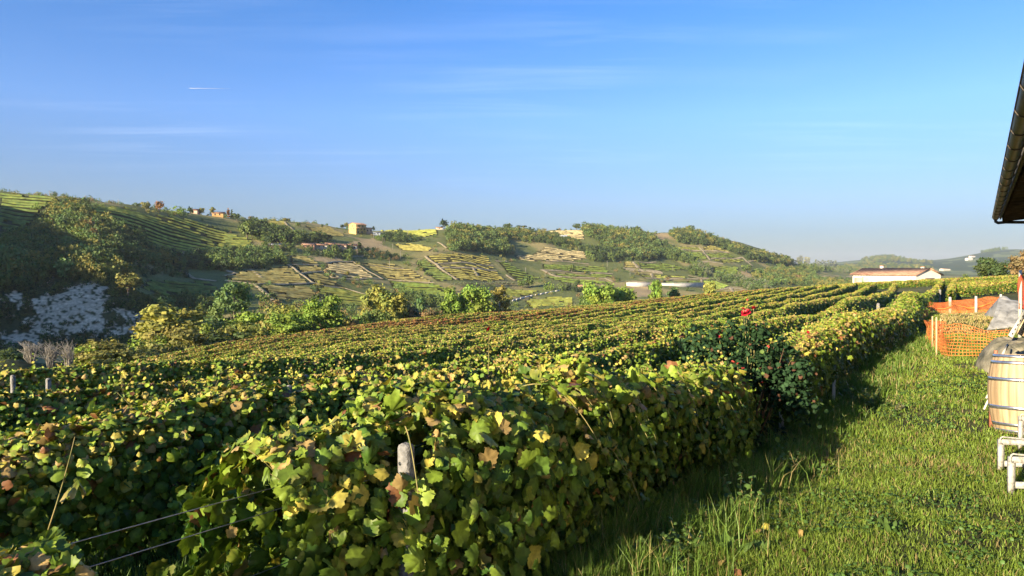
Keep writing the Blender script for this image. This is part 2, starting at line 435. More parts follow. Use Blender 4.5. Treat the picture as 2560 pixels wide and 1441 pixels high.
def H(x, y):
    x = np.asarray(x, float); y = np.asarray(y, float)
    r = np.hypot(x, y); a = np.degrees(np.arctan2(x, y))
    r0 = np.interp(a, [-180, -60, -38, -20, 0, 10, 22, 38, 60, 180], [70, 55, 50, 72, 105, 130, 150, 175, 150, 100])
    w = sstep(r0, r0 * 1.55, r)
    zn = h_near(x, y) + (vnoise(x / 1.1, y / 1.1, 3) - 0.5) * 0.06
    zf = h_far(x, y)
    return zn * (1 - w) + zf * w
def h1(x, y): return float(H(np.array([x]), np.array([y]))[0])

def hits(pts, y0=120.0, y1=7000.0):
    """ground points seen at pixels of the photograph, searched from depth y0 outward"""
    pts = np.asarray(pts, float)
    Y = np.exp(np.linspace(math.log(y0), math.log(y1), 1400)); out = []
    for px, py in pts:
        d = ray(px, py)
        below = d[2] * Y < H(d[0] * Y, Y)
        k = int(np.argmax(below)) if below.any() else -1
        yy = Y[k] if k >= 0 else Y[int(np.argmax(H(d[0] * Y, Y) / Y))]
        if k > 0:
            lo, hi = Y[k - 1], Y[k]
            for _ in range(12):
                md = 0.5 * (lo + hi)
                if d[2] * md < h1(d[0] * md, md): hi = md
                else: lo = md
            yy = hi
        out.append((d[0] * yy, yy, h1(d[0] * yy, yy)))
    return np.array(out)

def inpoly(x, y, poly):
    poly = np.asarray(poly)[:, :2]; ins = np.zeros(np.shape(x), bool); j = len(poly) - 1
    for i in range(len(poly)):
        xi, yi = poly[i]; xj, yj = poly[j]
        if abs(yj - yi) > 1e-9:
            c = ((yi > y) != (yj > y)) & (x < (xj - xi) * (y - yi) / (yj - yi) + xi)
            ins ^= c
        j = i
    return ins

# ------------------------------------------------------------------ land use on the far hillside (polygons seen in the photograph, put on the ground)
def c1(*p): return [(x / 2.88, 440 + y / 2.88) for x, y in p]
def c2(*p): return [(560 + x / 4, 500 + y / 4) for x, y in p]
def c3(*p): return [(1000 + x / 4, 520 + y / 4) for x, y in p]
def c4(*p): return [(1560 + x / 4, 540 + y / 4) for x, y in p]
GRN, GY, YEL, OLV, WHT, DRK = (0.10, 0.145, 0.03), (0.17, 0.19, 0.04), (0.225, 0.205, 0.055), (0.185, 0.165, 0.06), (0.29, 0.245, 0.125), (0.08, 0.115, 0.03)
FIELDS = [
    (c1((630, 220), (930, 230), (1000, 280), (1350, 310), (1550, 370), (1830, 470), (1740, 540), (1400, 560), (1060, 530), (1020, 430), (830, 360), (720, 330)), GY, "broad terraced vineyard on the upper slope, half in sun below the ridge trees"),
    (c1((0, 125), (410, 155), (420, 200), (330, 230), (200, 370), (0, 410)), DRK, "shaded vineyard at the top of the ridge beside the pale gully track"),  # dark green chosen to carry the shade lying on this field
    (c1((140, 400), (370, 385), (440, 480), (420, 505), (200, 500)), GRN, "small shaded vineyard enclosed by woodland above the clay cliff"),
    (c1((1060, 745), (1500, 765), (1600, 830), (1300, 870), (1000, 800)), DRK, "dark vineyard below the hedge belt, beside the cliff top"),
    (c2((20, 775), (260, 710), (640, 665), (720, 750), (860, 835), (320, 845), (30, 800)), OLV, "brownish terraced vineyard crossed by pale tracks at mid slope"),
    (c2((650, 560), (800, 560), (940, 645), (670, 648)), OLV, "shaded vineyard just below the long tiled farmstead"),
    (c2((690, 662), (950, 665), (985, 715), (780, 732)), OLV, "narrow brown vineyard strip between two pale tracks"),
    (c2((800, 750), (980, 738), (1060, 795), (1320, 920), (1050, 860), (900, 830)), OLV, "dim sloping vineyard under the curved pale track"),
    (c2((1010, 645), (1290, 628), (1500, 780), (1300, 795), (1090, 775), (1015, 700)), WHT, "straw coloured vineyard knoll inside the curved track"),
    (c2((1350, 625), (1700, 645), (1880, 700), (2090, 825), (1650, 795)), OLV, "long brown vineyard falling from the dark shrub belt"),
    (c2((350, 862), (850, 868), (920, 935), (880, 1000), (510, 1000), (440, 940)), OLV, "speckled brown vineyard above the valley trees"),
    (c2((930, 875), (1200, 895), (1440, 965), (1480, 1060), (1080, 1060), (930, 960)), GY, "green striped terraces above the yellow valley tree"),
    (c2((1650, 815), (2100, 845), (2240, 905), (2225, 985), (1900, 1000), (1700, 920)), GRN, "shaded green terraces above the bright valley trees"),
    (c2((1910, 620), (2005, 590), (2140, 690), (2310, 800), (2150, 820), (1970, 700)), DRK, "dark wedge of vines beside the golden vineyard"),
    (c2((800, 258), (1050, 275), (1180, 340), (1210, 365), (950, 360)), OLV, "hilltop vineyard on the near side of the yellow house"),
    (c2((360, 214), (600, 222), (700, 320), (560, 300)), YEL, "rust and yellow vineyard on the skyline above the dark wood"),
    (c2((1560, 290), (2130, 290), (2140, 350), (1900, 388), (1690, 330)), GY, "bright green hilltop vineyard beyond the yellow house"),
    (c2((1690, 445), (1850, 440), (2085, 482), (2060, 515), (1790, 508)), YEL, "yellowing vineyard below the hilltop track"),
    (c2((0, 310), (200, 385), (310, 470), (180, 505), (0, 465)), DRK, "shaded end of the terraced slope under the ridge wood"),  # darker than the rest of the slope: its shade is in the colour
    (c3((260, 485), (860, 482), (915, 572), (370, 562)), YEL, "golden vineyard rectangle, uppermost of three, under the central wood"),
    (c3((385, 582), (925, 592), (945, 620), (420, 604)), YEL, "golden vineyard strip between two pale tracks"),
    (c3((420, 620), (960, 640), (1050, 728), (590, 725)), YEL, "golden vineyard block above the olive tree row"),
    (c3((945, 505), (1055, 545), (1430, 715), (1160, 725), (1070, 650)), GRN, "steep green vineyard below the central wood"),
    (c3((1130, 475), (1330, 470), (1440, 400), (1840, 440), (1865, 510), (1500, 535), (1200, 520)), WHT, "straw coloured terraced field partly under a long wood shadow"),
    (c3((1425, 565), (2045, 592), (2095, 645), (1700, 638), (1430, 615)), GRN, "green vineyard shelf above the ochre bank"),
    (c3((1510, 652), (2110, 675), (2120, 695), (1600, 680)), GRN, "thin green vineyard shelf between two ochre banks"),
    (c3((1460, 695), (2140, 745), (1900, 768), (1620, 745)), GRN, "lowest green vineyard shelf above the stone barn"),
    (c3((970, 795), (1390, 830), (1130, 885), (1050, 870)), GY, "pale striped terraces above the valley road"),
    (c3((1250, 930), (1500, 885), (1715, 905), (1735, 975), (1310, 1005)), GY, "pale striped field under the road with the white wall"),
    (c3((1460, 235), (1825, 230), (1845, 325), (1725, 305)), WHT, "straw terraces on the skyline beside the big wood"),
    (c4((455, 312), (735, 312), (770, 345), (485, 338)), GY, "vineyard strip right under the hilltop wood"),
    (c4((790, 322), (860, 295), (1040, 358), (805, 345)), YEL, "small yellowing vineyard at the wood edge"),
    (c4((525, 368), (760, 372), (840, 432), (700, 440)), GRN, "green vineyard block with a track along its upper edge"),
    (c4((800, 378), (1040, 378), (1105, 415), (865, 425)), GRN, "green vineyard block between the wood and the track fork"),
    (c4((875, 445), (1175, 425), (1205, 460), (1000, 472)), GY, "light green vineyard below the track fork"),
    (c4((150, 475), (480, 485), (640, 540), (400, 555), (150, 525)), GRN, "green vineyard above the wide ochre bank"),
    (c4((0, 462), (80, 465), (125, 518), (0, 515)), OLV, "brownish vineyard corner at the end of the wide ochre bank"),
    (c4((130, 578), (265, 582), (292, 622), (205, 622)), GY, "small vineyard wedge between two ochre banks"),
    (c4((295, 585), (620, 605), (760, 622), (315, 622)), GY, "long vineyard strip between two ochre banks"),
    (c4((395, 652), (760, 655), (775, 688), (540, 688), (400, 682)), GRN, "green vineyard right above the long concrete wall"),
    (c4((795, 652), (925, 655), (1055, 700), (1000, 735), (800, 725)), GRN, "green vineyard at the far end of the long concrete wall"),
    (c4((885, 505), (1145, 518), (1135, 588), (905, 588)), GRN, "bright green meadow vineyard at the hill foot"),
]
CLIFF = [c1((380, 850), (520, 800), (560, 1000), (470, 1090), (330, 1060), (230, 960), (240, 900)), c1((180, 1000), (330, 1080), (480, 1130), (460, 1180), (260, 1130)), c1((760, 1080), (1000, 1080), (960, 1150), (800, 1160)), c1((560, 780), (730, 790), (780, 860), (760, 1100), (680, 1150), (480, 1100), (600, 1000), (450, 900), (420, 830)),
         c1((20, 860), (160, 840), (190, 950), (140, 960), (60, 900)), c1((790, 960), (1040, 980), (1030, 1060), (960, 1110), (900, 1020)),
         c1((0, 1120), (270, 1140), (330, 1220), (200, 1250), (0, 1240)), c1((380, 1060), (560, 1080), (560, 1130), (370, 1110)), c1((60, 990), (110, 1060), (130, 1080), (70, 1030)), c1((270, 740), (400, 740), (390, 790), (280, 780))]
BARE = [c1((415, 165), (450, 165), (475, 225), (440, 225)), c4((260, 170), (330, 155), (500, 165), (510, 200), (400, 240), (300, 230)), c3((450, 220), (560, 225), (610, 260), (480, 250)),
        c2((1310, 400), (1480, 380), (1640, 490), (1400, 500), (1280, 440)), c1((1050, 465), (1250, 500), (1480, 590), (1700, 660), (1600, 660), (1300, 560)),
        c3((2160, 425), (2330, 430), (2320, 450), (2180, 455)), c2((850, 570), (1190, 570), (1210, 620), (1010, 635)), c3((2290, 730), (2560, 750), (2560, 900), (2330, 890)), c4((1100, 560), (1260, 570), (1300, 640), (1110, 640))]

FIELD_XY = [hits(f[0], 200) for f in FIELDS]
BARE_XY = [hits(b, 200) for b in BARE]

# ------------------------------------------------------------------ the ground, one sheet to the horizon
_az = np.radians(np.concatenate([np.arange(-180, -42, 2.5), np.arange(-42, 42.01, 0.13), np.arange(44.5, 180, 2.5)]))
_rr = np.unique(np.round(np.concatenate([np.exp(np.linspace(math.log(0.8), math.log(60), 80)), np.exp(np.linspace(math.log(60), math.log(198), 70)), np.arange(198, 300, 0.55),
                                          np.exp(np.linspace(math.log(300), math.log(1500), 165)), np.exp(np.linspace(math.log(1500), math.log(9300), 60))]), 3))
GX = _rr[None, :] * np.sin(_az)[:, None]; GYY = _rr[None, :] * np.cos(_az)[:, None]
na, nr = GX.shape
GZ = H(GX, GYY)
def landcol(x, y, z):
    r = np.hypot(x, y); a = np.degrees(np.arctan2(x, y))
    n1 = fbm(x / 35, y / 35, 31, 4)[..., None]; n2 = fbm(x / 9, y / 9, 41, 3)[..., None]
    grass = np.array([0.15, 0.165, 0.050]); dry = np.array([0.27, 0.225, 0.095]); scrub = np.array([0.10, 0.12, 0.042])
    c = grass * (1 - n2) + scrub * n2
    c = c * (1 - sstep(0.5, 0.68, n1)) + dry * sstep(0.5, 0.68, n1)
    # distant hills: woods and meadows in patches
    m1 = fbm(x / 260, y / 260, 77, 4)[..., None]
    far = np.where(m1 > 0.53, np.array([0.15, 0.18, 0.07]), np.array([0.05, 0.075, 0.03]))
    k = sstep(1600, 2600, r)[..., None]
    c = c * (1 - k) + far * k
    for (pl, fc, lb), pxy in zip(FIELDS, FIELD_XY):
        ins = inpoly(x, y, pxy)
        c[ins] = np.array(fc) * 0.16 + np.array([0.045, 0.040, 0.016]) * 0.6  # soil darkened to paint in the shade between the vine rows
    for pxy in BARE_XY:
        ins = inpoly(x + (vnoise(x / 6, y / 6, 8) - .5) * 8, y + (vnoise(x / 6, y / 6, 18) - .5) * 8, pxy)
        c[ins] = np.array([0.33, 0.25, 0.13]) * (0.8 + 0.4 * n2[ins])
    # clay cliff
    zone = (y > 192) & (y < 236) & (a < -24) & (a > -46)
    qx, qy = project(np.stack([x, np.maximum(y, 1), z], -1))
    ed = (fbm(qx / 16, qy / 10, 55, 4) - 0.5)
    clay = np.zeros(x.shape, bool)
    for pl in CLIFF:
        clay |= inpoly(qx + ed * 60 + (fbm(qx / 4, qy / 4, 57, 2) - .5) * 40, qy + (fbm(qx / 12, qy / 14, 66, 3) - .5) * 34, pl)
    clay &= zone & (fbm(qx / 6, qy / 5, 91, 3) < 0.645)
    cl = np.array([0.54, 0.42, 0.285]) * (0.42 + 1.0 * fbm(qx / 22, qy / 3.2, 12, 4))[..., None]
    c = np.where(zone[..., None], np.array([0.045, 0.055, 0.022]) * (0.7 + 0.6 * n2), c)
    c = np.where(clay[..., None], cl, c)
    # home ground: soil and turf
    kn = 1 - sstep(60, 190, r)[..., None]
    nn = fbm(x / 1.3, y / 1.3, 71, 3)[..., None]
    turf = np.array([0.05, 0.075, 0.02]) * (1 - nn) + np.array([0.085, 0.07, 0.035]) * nn
    return c * (1 - kn) + turf * kn
GC = landcol(GX, GYY, GZ)
_i = np.arange(na)[:, None]; _i2 = (_i + 1) % na; _j = np.arange(nr - 1)[None, :]
quads = np.stack([_i * nr + _j, _i2 * nr + _j, _i2 * nr + _j + 1, _i * nr + _j + 1], -1).reshape(-1, 4)[:, ::-1]
V = np.stack([GX, GYY, GZ], -1).reshape(-1, 3); Vc = GC.reshape(-1, 3)
V = np.vstack([V, [[0, 0, h1(0, 0)]]]); Vc = np.vstack([Vc, [[0.06, 0.07, 0.03]]])
ctr = np.stack([np.full(na, na * nr), (np.arange(na) + 1) % na * nr, np.arange(na) * nr], -1)[:, ::-1]
M_GROUND = leaf_mat("ground_cover", 0.0, 0.95, 0.3, 1.2, 0.1)
_nt = M_GROUND.node_tree
_b = [n for n in _nt.nodes if n.type == 'BSDF_PRINCIPLED'][0]
_nz = _nt.nodes.new("ShaderNodeTexNoise"); _nz.inputs["Scale"].default_value = 0.35; _nz.inputs["Detail"].default_value = 8
_tc = _nt.nodes.new("ShaderNodeTexCoord"); _nt.links.new(_tc.outputs["Object"], _nz.inputs["Vector"])
_bp = _nt.nodes.new("ShaderNodeBump"); _bp.inputs["Strength"].default_value = 0.8; _bp.inputs["Distance"].default_value = 0.5
_nt.links.new(_nz.outputs[0], _bp.inputs["Height"]); _nt.links.new(_bp.outputs[0], _b.inputs["Normal"])
tag(mesh("ground", V, [quads, ctr], M_GROUND, None, Vc, True), kind="structure")

# ------------------------------------------------------------------ rows of vines on the far fields
def field_rows(pxy, color, spacing, seed):
    rng = np.random.default_rng(seed)
    pxy = np.asarray(pxy); ctr = pxy[:, :2].mean(0)
    e = 4.0                                                 # rows follow the contour through the middle of the field
    gx = (h1(ctr[0] + e, ctr[1]) - h1(ctr[0] - e, ctr[1])) / (2 * e); gy = (h1(ctr[0], ctr[1] + e) - h1(ctr[0], ctr[1] - e)) / (2 * e)
    d = np.array([-gy, gx]); d /= max(np.linalg.norm(d), 1e-6)
    if d[0] < 0: d = -d
    d = d * 0.5 + np.array([1.0, 0.0]) * 0.5; d /= np.linalg.norm(d)
    n = np.array([-d[1], d[0]])
    s = (pxy[:, :2] - ctr) @ d; t = (pxy[:, :2] - ctr) @ n
    step = 2.0
    Vs, Qs, Cs = [], [], []; base = 0
    for tt in np.arange(t.min() + spacing * .5, t.max(), spacing):
        ss = np.arange(s.min(), s.max() + step, step)
        x = ctr[0] + d[0] * ss + n[0] * (tt + 1.2 * np.sin(ss / 23 + 1)); y = ctr[1] + d[1] * ss + n[1] * (tt + 1.2 * np.sin(ss / 23 + 1))
        ok = inpoly(x, y, pxy) & (rng.random(len(x)) > 0.02)
        z = H(x, y); m = len(x)
        w = (0.20 + 0.06 * rng.random(m)) * spacing; h = (0.11 + 0.05 * rng.random(m)) * spacing
        j = (rng.random(m) - .5) * .5
        p = np.stack([np.stack([x - n[0] * w, y - n[1] * w, z - .1], 1), np.stack([x - n[0] * w * .8 + n[0] * j, y - n[1] * w * .8 + n[1] * j, z + h * .85], 1),
                      np.stack([x + n[0] * j, y + n[1] * j, z + h], 1), np.stack([x + n[0] * w * .8, y + n[1] * w * .8, z + h * .7], 1), np.stack([x + n[0] * w, y + n[1] * w, z - .1], 1)], 1).reshape(-1, 3)
        k = np.nonzero(ok[:-1] & ok[1:])[0]
        if not len(k): continue
        q = np.concatenate([np.stack([k * 5 + a, (k + 1) * 5 + a, (k + 1) * 5 + a + 1, k * 5 + a + 1], 1) for a in range(4)])
        c = np.array(color) * 1.4 * (0.7 + 0.6 * rng.random((m, 1))) + rng.random((m, 1)) * np.array([0.05, 0.02, 0.0])
        Vs.append(p); Qs.append(q + base); Cs.append(np.repeat(c, 5, 0)); base += len(p)
    if not Vs: return None
    return mesh("hillside_vineyard", np.vstack(Vs), [np.vstack(Qs)], M_FAR, None, np.vstack(Cs), False)
for k, ((pl, fc, lb), pxy) in enumerate(zip(FIELDS, FIELD_XY)):
    dist = np.hypot(*pxy[:, :2].mean(0))
    o = field_rows(pxy, fc, 9.0 if k in (0, 1, 2, 18) else 7.0, 900 + k)
    if o: tag(o, lb, "vineyard", "vineyards on the far hillside", "stuff")

# ------------------------------------------------------------------ pale tracks and banks
M_TRACK = noise_mat("dry_earth", (0.24, 0.195, 0.11), (0.40, 0.33, 0.21), 0.4, 0.95, 0.3, 3, 0.1)
TRACKS = [(c2((20, 815), (300, 852), (900, 842)), 2.6), (c2((270, 705), (380, 790)), 3.0), (c2((645, 655), (760, 742), (880, 832), (1000, 868), (1200, 890), (1440, 960)), 2.4), (c2((770, 742), (985, 722)), 2.4),
          (c2((660, 655), (945, 658)), 2.2), (c2((1005, 638), (1150, 622), (1290, 622), (1450, 725), (1600, 802)), 3.2), (c2((1015, 705), (1080, 785), (1300, 803), (1560, 797)), 3.0),
          (c2((300, 855), (440, 955), (500, 1020)), 3.0), (c2((1440, 660), (1800, 690)), 2.2), (c2((1640, 805), (2100, 833)), 2.2), (c2((0, 770), (120, 745), (0, 700)), 3.0),
          (c3((255, 490), (400, 605), (575, 725)), 3.2), (c3((345, 568), (930, 582)), 2.6), (c3((400, 610), (965, 632)), 3.6), (c3((950, 535), (1060, 538)), 4), (c3((1065, 675), (1160, 735)), 4.5),
          (c3((1425, 624), (1700, 648), (2120, 663)), 6), (c3((1420, 625), (1560, 690), (1800, 700), (2060, 710), (2140, 745)), 5), (c3((730, 600), (780, 690)), 3.0), (c3((1450, 535), (1700, 545), (1890, 565)), 4),
          (c4((485, 343), (1050, 366)), 5), (c4((755, 322), (790, 352), (865, 450)), 3.5), (c4((862, 432), (1180, 416)), 3.5), (c4((1185, 416), (1290, 505)), 4.5), (c4((720, 462), (850, 462), (985, 480)), 6), (c4((1210, 468), (1340, 450)), 3),
          (c4((0, 533), (200, 550), (380, 570)), 11), (c4((90, 465), (140, 525)), 4), (c4((210, 628), (500, 632), (760, 634), (920, 640)), 6), (c4((272, 580), (300, 625)), 3.5), (c4((90, 466), (320, 466)), 3.5),
          (c4((772, 640), (790, 690)), 3.5), (c4((940, 742), (1070, 722), (1230, 748)), 7), (c4((1065, 722), (1105, 792)), 4), (c4((1950, 612), (2120, 606), (2290, 600)), 14), (c4((640, 600), (760, 622), (900, 632)), 5),
          (c1((1300, 690), (1400, 745), (1560, 765)), 3.0), (c3((380, 350), (470, 410)), 4), (c2((600, 225), (720, 340)), 3.2), (c2((1130, 540), (1170, 570), (1480, 560)), 2.2)]
for pl, wd in TRACKS:
    g = hits(pl, 200)
    pts = []
    for a, b in zip(g[:-1], g[1:]):
        m = max(2, int(np.linalg.norm(b - a) / 4))
        pts += [a + (b - a) * i / m for i in range(m)]
    pts.append(g[-1]); pts = np.array(pts)
    t = np.gradient(pts[:, :2], axis=0); t /= np.maximum(np.linalg.norm(t, axis=1), 1e-6)[:, None]; nn = np.stack([-t[:, 1], t[:, 0]], 1)
    # width measured across the slope: stays visible although it lies on the ground
    wv = wd * .8 * (0.7 + 0.6 * RNG.random(len(pts)))
    L = []
    for s in (-0.5, -0.17, 0.17, 0.5):
        xy = pts[:, :2] + nn * (wv * s)[:, None] + (RNG.random((len(pts), 2)) - .5) * 0.4
        L.append(np.column_stack([xy, H(xy[:, 0], xy[:, 1]) + (0.75 if abs(s) < .3 else 0.4)]))
    L = np.stack(L, 1); m = len(pts); i = np.arange(m - 1)
    q = np.concatenate([np.stack([i * 4 + a, i * 4 + a + 1, (i + 1) * 4 + a + 1, (i + 1) * 4 + a], 1) for a in range(3)])
    tag(mesh("dirt_track", L.reshape(-1, 3), [q], M_TRACK, None, None, True), kind="structure")

# ------------------------------------------------------------------ leaves
def leaf_template(kind):
    if kind == 0 or kind == 1:                                   # lobed, toothed vine leaf, folded along the midrib
        n = 30 if kind == 0 else 14
        th = np.linspace(-math.pi + 0.32, math.pi - 0.32, n)      # 0 = tip
        lob = 0.80 + (0.085 if kind == 0 else 0.085) * np.cos(th * 4.7) + 0.08 * np.cos(th)
        if kind == 0: lob = lob * (1 + 0.06 * np.where(np.arange(n) % 2 == 0, 1, -1))
        r = 0.62 * lob
        x = r * np.sin(th); y = 0.40 + r * np.cos(th) * 1.02
        V = np.column_stack([x, y, np.zeros(n)]); V = np.vstack([[[0, 0.16, 0]], [[0, 0.55, 0]], V])
        V[:, 2] = -0.38 * np.abs(V[:, 0]) ** 1.2 * 1.2 - 0.30 * (V[:, 1] - 0.3) ** 2 + 0.05 * np.sin(V[:, 0] * 9) * np.cos(V[:, 1] * 8)
        V[1, 2] += 0.03
        k = np.arange(n - 1)
        T = np.column_stack([np.full(n - 1, 1), k + 3, k + 2])
        T = np.vstack([T, [[1, 2, 0], [1, 0, n + 1]]])
        E = np.concatenate([[0.0, 0.0], np.ones(n)])
        return V, T, E
    if kind == 2:
        V = np.array([[0, 0, 0], [-.5, .35, -.10], [-.34, .85, -.16], [0, 1.05, -.16], [.34, .85, -.16], [.5, .35, -.10], [0, .5, .04]])
        T = np.array([[6, 1, 0], [6, 2, 1], [6, 3, 2], [6, 4, 3], [6, 5, 4], [6, 0, 5]])
        return V, T, np.array([0, 1, 1, 1, 1, 1, 0.0])
    if kind == 4:
        V = np.array([[0, .08, 0], [-.46, .10, -.06], [-.36, .40, -.03], [-.52, .64, -.14], [-.19, .72, -.05], [0, 1.05, -.18], [.19, .72, -.05], [.52, .64, -.14], [.36, .40, -.03], [.46, .10, -.06], [0, .45, .05]])
        return V, np.array([[10, (k + 1) % 10, k] for k in range(10)]), np.array([.3] + [1.0] * 9 + [0])
    V = np.array([[0, 0, 0], [-.5, .5, -.1], [0, 1.0, 0.0], [.5, .5, -.1]])
    return V, np.array([[0, 2, 1], [0, 3, 2]]), np.array([0, .5, 1, .5])
LT = [leaf_template(k) for k in range(5)]

def norm(a): return a / np.maximum(np.linalg.norm(a, axis=-1, keepdims=True), 1e-9)

def leaves(c, nrm, droop, size, col, edgecol, edge, lod, rng):
    """arrays for many leaves: centre (petiole end), facing, hang direction, size, colour, edge colour and its amount"""
    TV, TT, TE = LT[lod]
    n = norm(nrm); t = droop - n * (droop * n).sum(1, keepdims=True); t = norm(t + 1e-5); s = np.cross(t, n)
    c = c - t * (size * 0.45)[:, None]
    m = len(c); k = len(TV)
    asp = (0.85 + 0.3 * rng.random(m))
    cup = (0.3 + 2.2 * rng.random(m)) * np.where(rng.random(m) < 0.15, 2.2, 1) * np.where(rng.random(m) < .2, -.6, 1)
    V = c[:, None, :] + size[:, None, None] * (TV[None, :, 0, None] * asp[:, None, None] * s[:, None, :] + TV[None, :, 1, None] * t[:, None, :] + (TV[None, :, 2] * cup[:, None])[..., None] * n[:, None, :])
    T = (np.arange(m) * k)[:, None, None] + TT[None]
    ek = TE[None, :, None] * edge[:, None, None]
    col = col[:, None, :] * (1 - ek) + edgecol[:, None, :] * ek
    col = col * (1.16 - 0.28 * TE)[None, :, None] if lod != 3 else col      # paler along the midrib
    return V.reshape(-1, 3), T.reshape(-1, 3), col.reshape(-1, 3)

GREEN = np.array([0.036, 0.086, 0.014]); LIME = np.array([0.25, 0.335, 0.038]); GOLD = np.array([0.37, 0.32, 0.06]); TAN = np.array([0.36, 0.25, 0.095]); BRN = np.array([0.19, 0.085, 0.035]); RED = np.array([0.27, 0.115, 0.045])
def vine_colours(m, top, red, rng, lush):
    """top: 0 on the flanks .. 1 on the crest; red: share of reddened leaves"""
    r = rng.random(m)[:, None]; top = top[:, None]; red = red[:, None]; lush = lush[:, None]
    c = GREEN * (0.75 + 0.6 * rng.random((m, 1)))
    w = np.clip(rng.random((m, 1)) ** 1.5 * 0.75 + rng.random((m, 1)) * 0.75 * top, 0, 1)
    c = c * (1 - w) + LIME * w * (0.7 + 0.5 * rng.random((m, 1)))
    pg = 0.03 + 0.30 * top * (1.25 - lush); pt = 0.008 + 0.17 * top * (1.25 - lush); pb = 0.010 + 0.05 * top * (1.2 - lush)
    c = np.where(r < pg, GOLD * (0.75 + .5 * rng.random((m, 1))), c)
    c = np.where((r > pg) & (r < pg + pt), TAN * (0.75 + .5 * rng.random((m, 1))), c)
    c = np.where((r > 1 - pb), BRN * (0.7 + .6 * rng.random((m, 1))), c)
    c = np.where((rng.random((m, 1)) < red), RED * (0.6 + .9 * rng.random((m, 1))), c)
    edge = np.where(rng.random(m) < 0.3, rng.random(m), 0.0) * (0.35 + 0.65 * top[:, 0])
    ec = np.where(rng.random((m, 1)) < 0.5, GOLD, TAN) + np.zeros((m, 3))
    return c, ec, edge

LODS = [(0, 4.6, 2500, 0.076), (1, 10.5, 2300, 0.071), (4, 24.0, 1400, 0.082), (3, 48.0, 1000, 0.095), (3, 90, 560, 0.135), (3, 400, 300, 0.19)]
def row_top(x, y, k, s):
    """height of the hedge crest above the ground: some bumps along the row"""
    return 1.13 + (0.34 if k == 100 else 0.42) * (fbm(s / 0.8, s * 0 + k * 7.3, 3, 3) - 0.5) + 0.18 * (vnoise(s / 4.0, s * 0 + k * 3.1, 13) - 0.5)

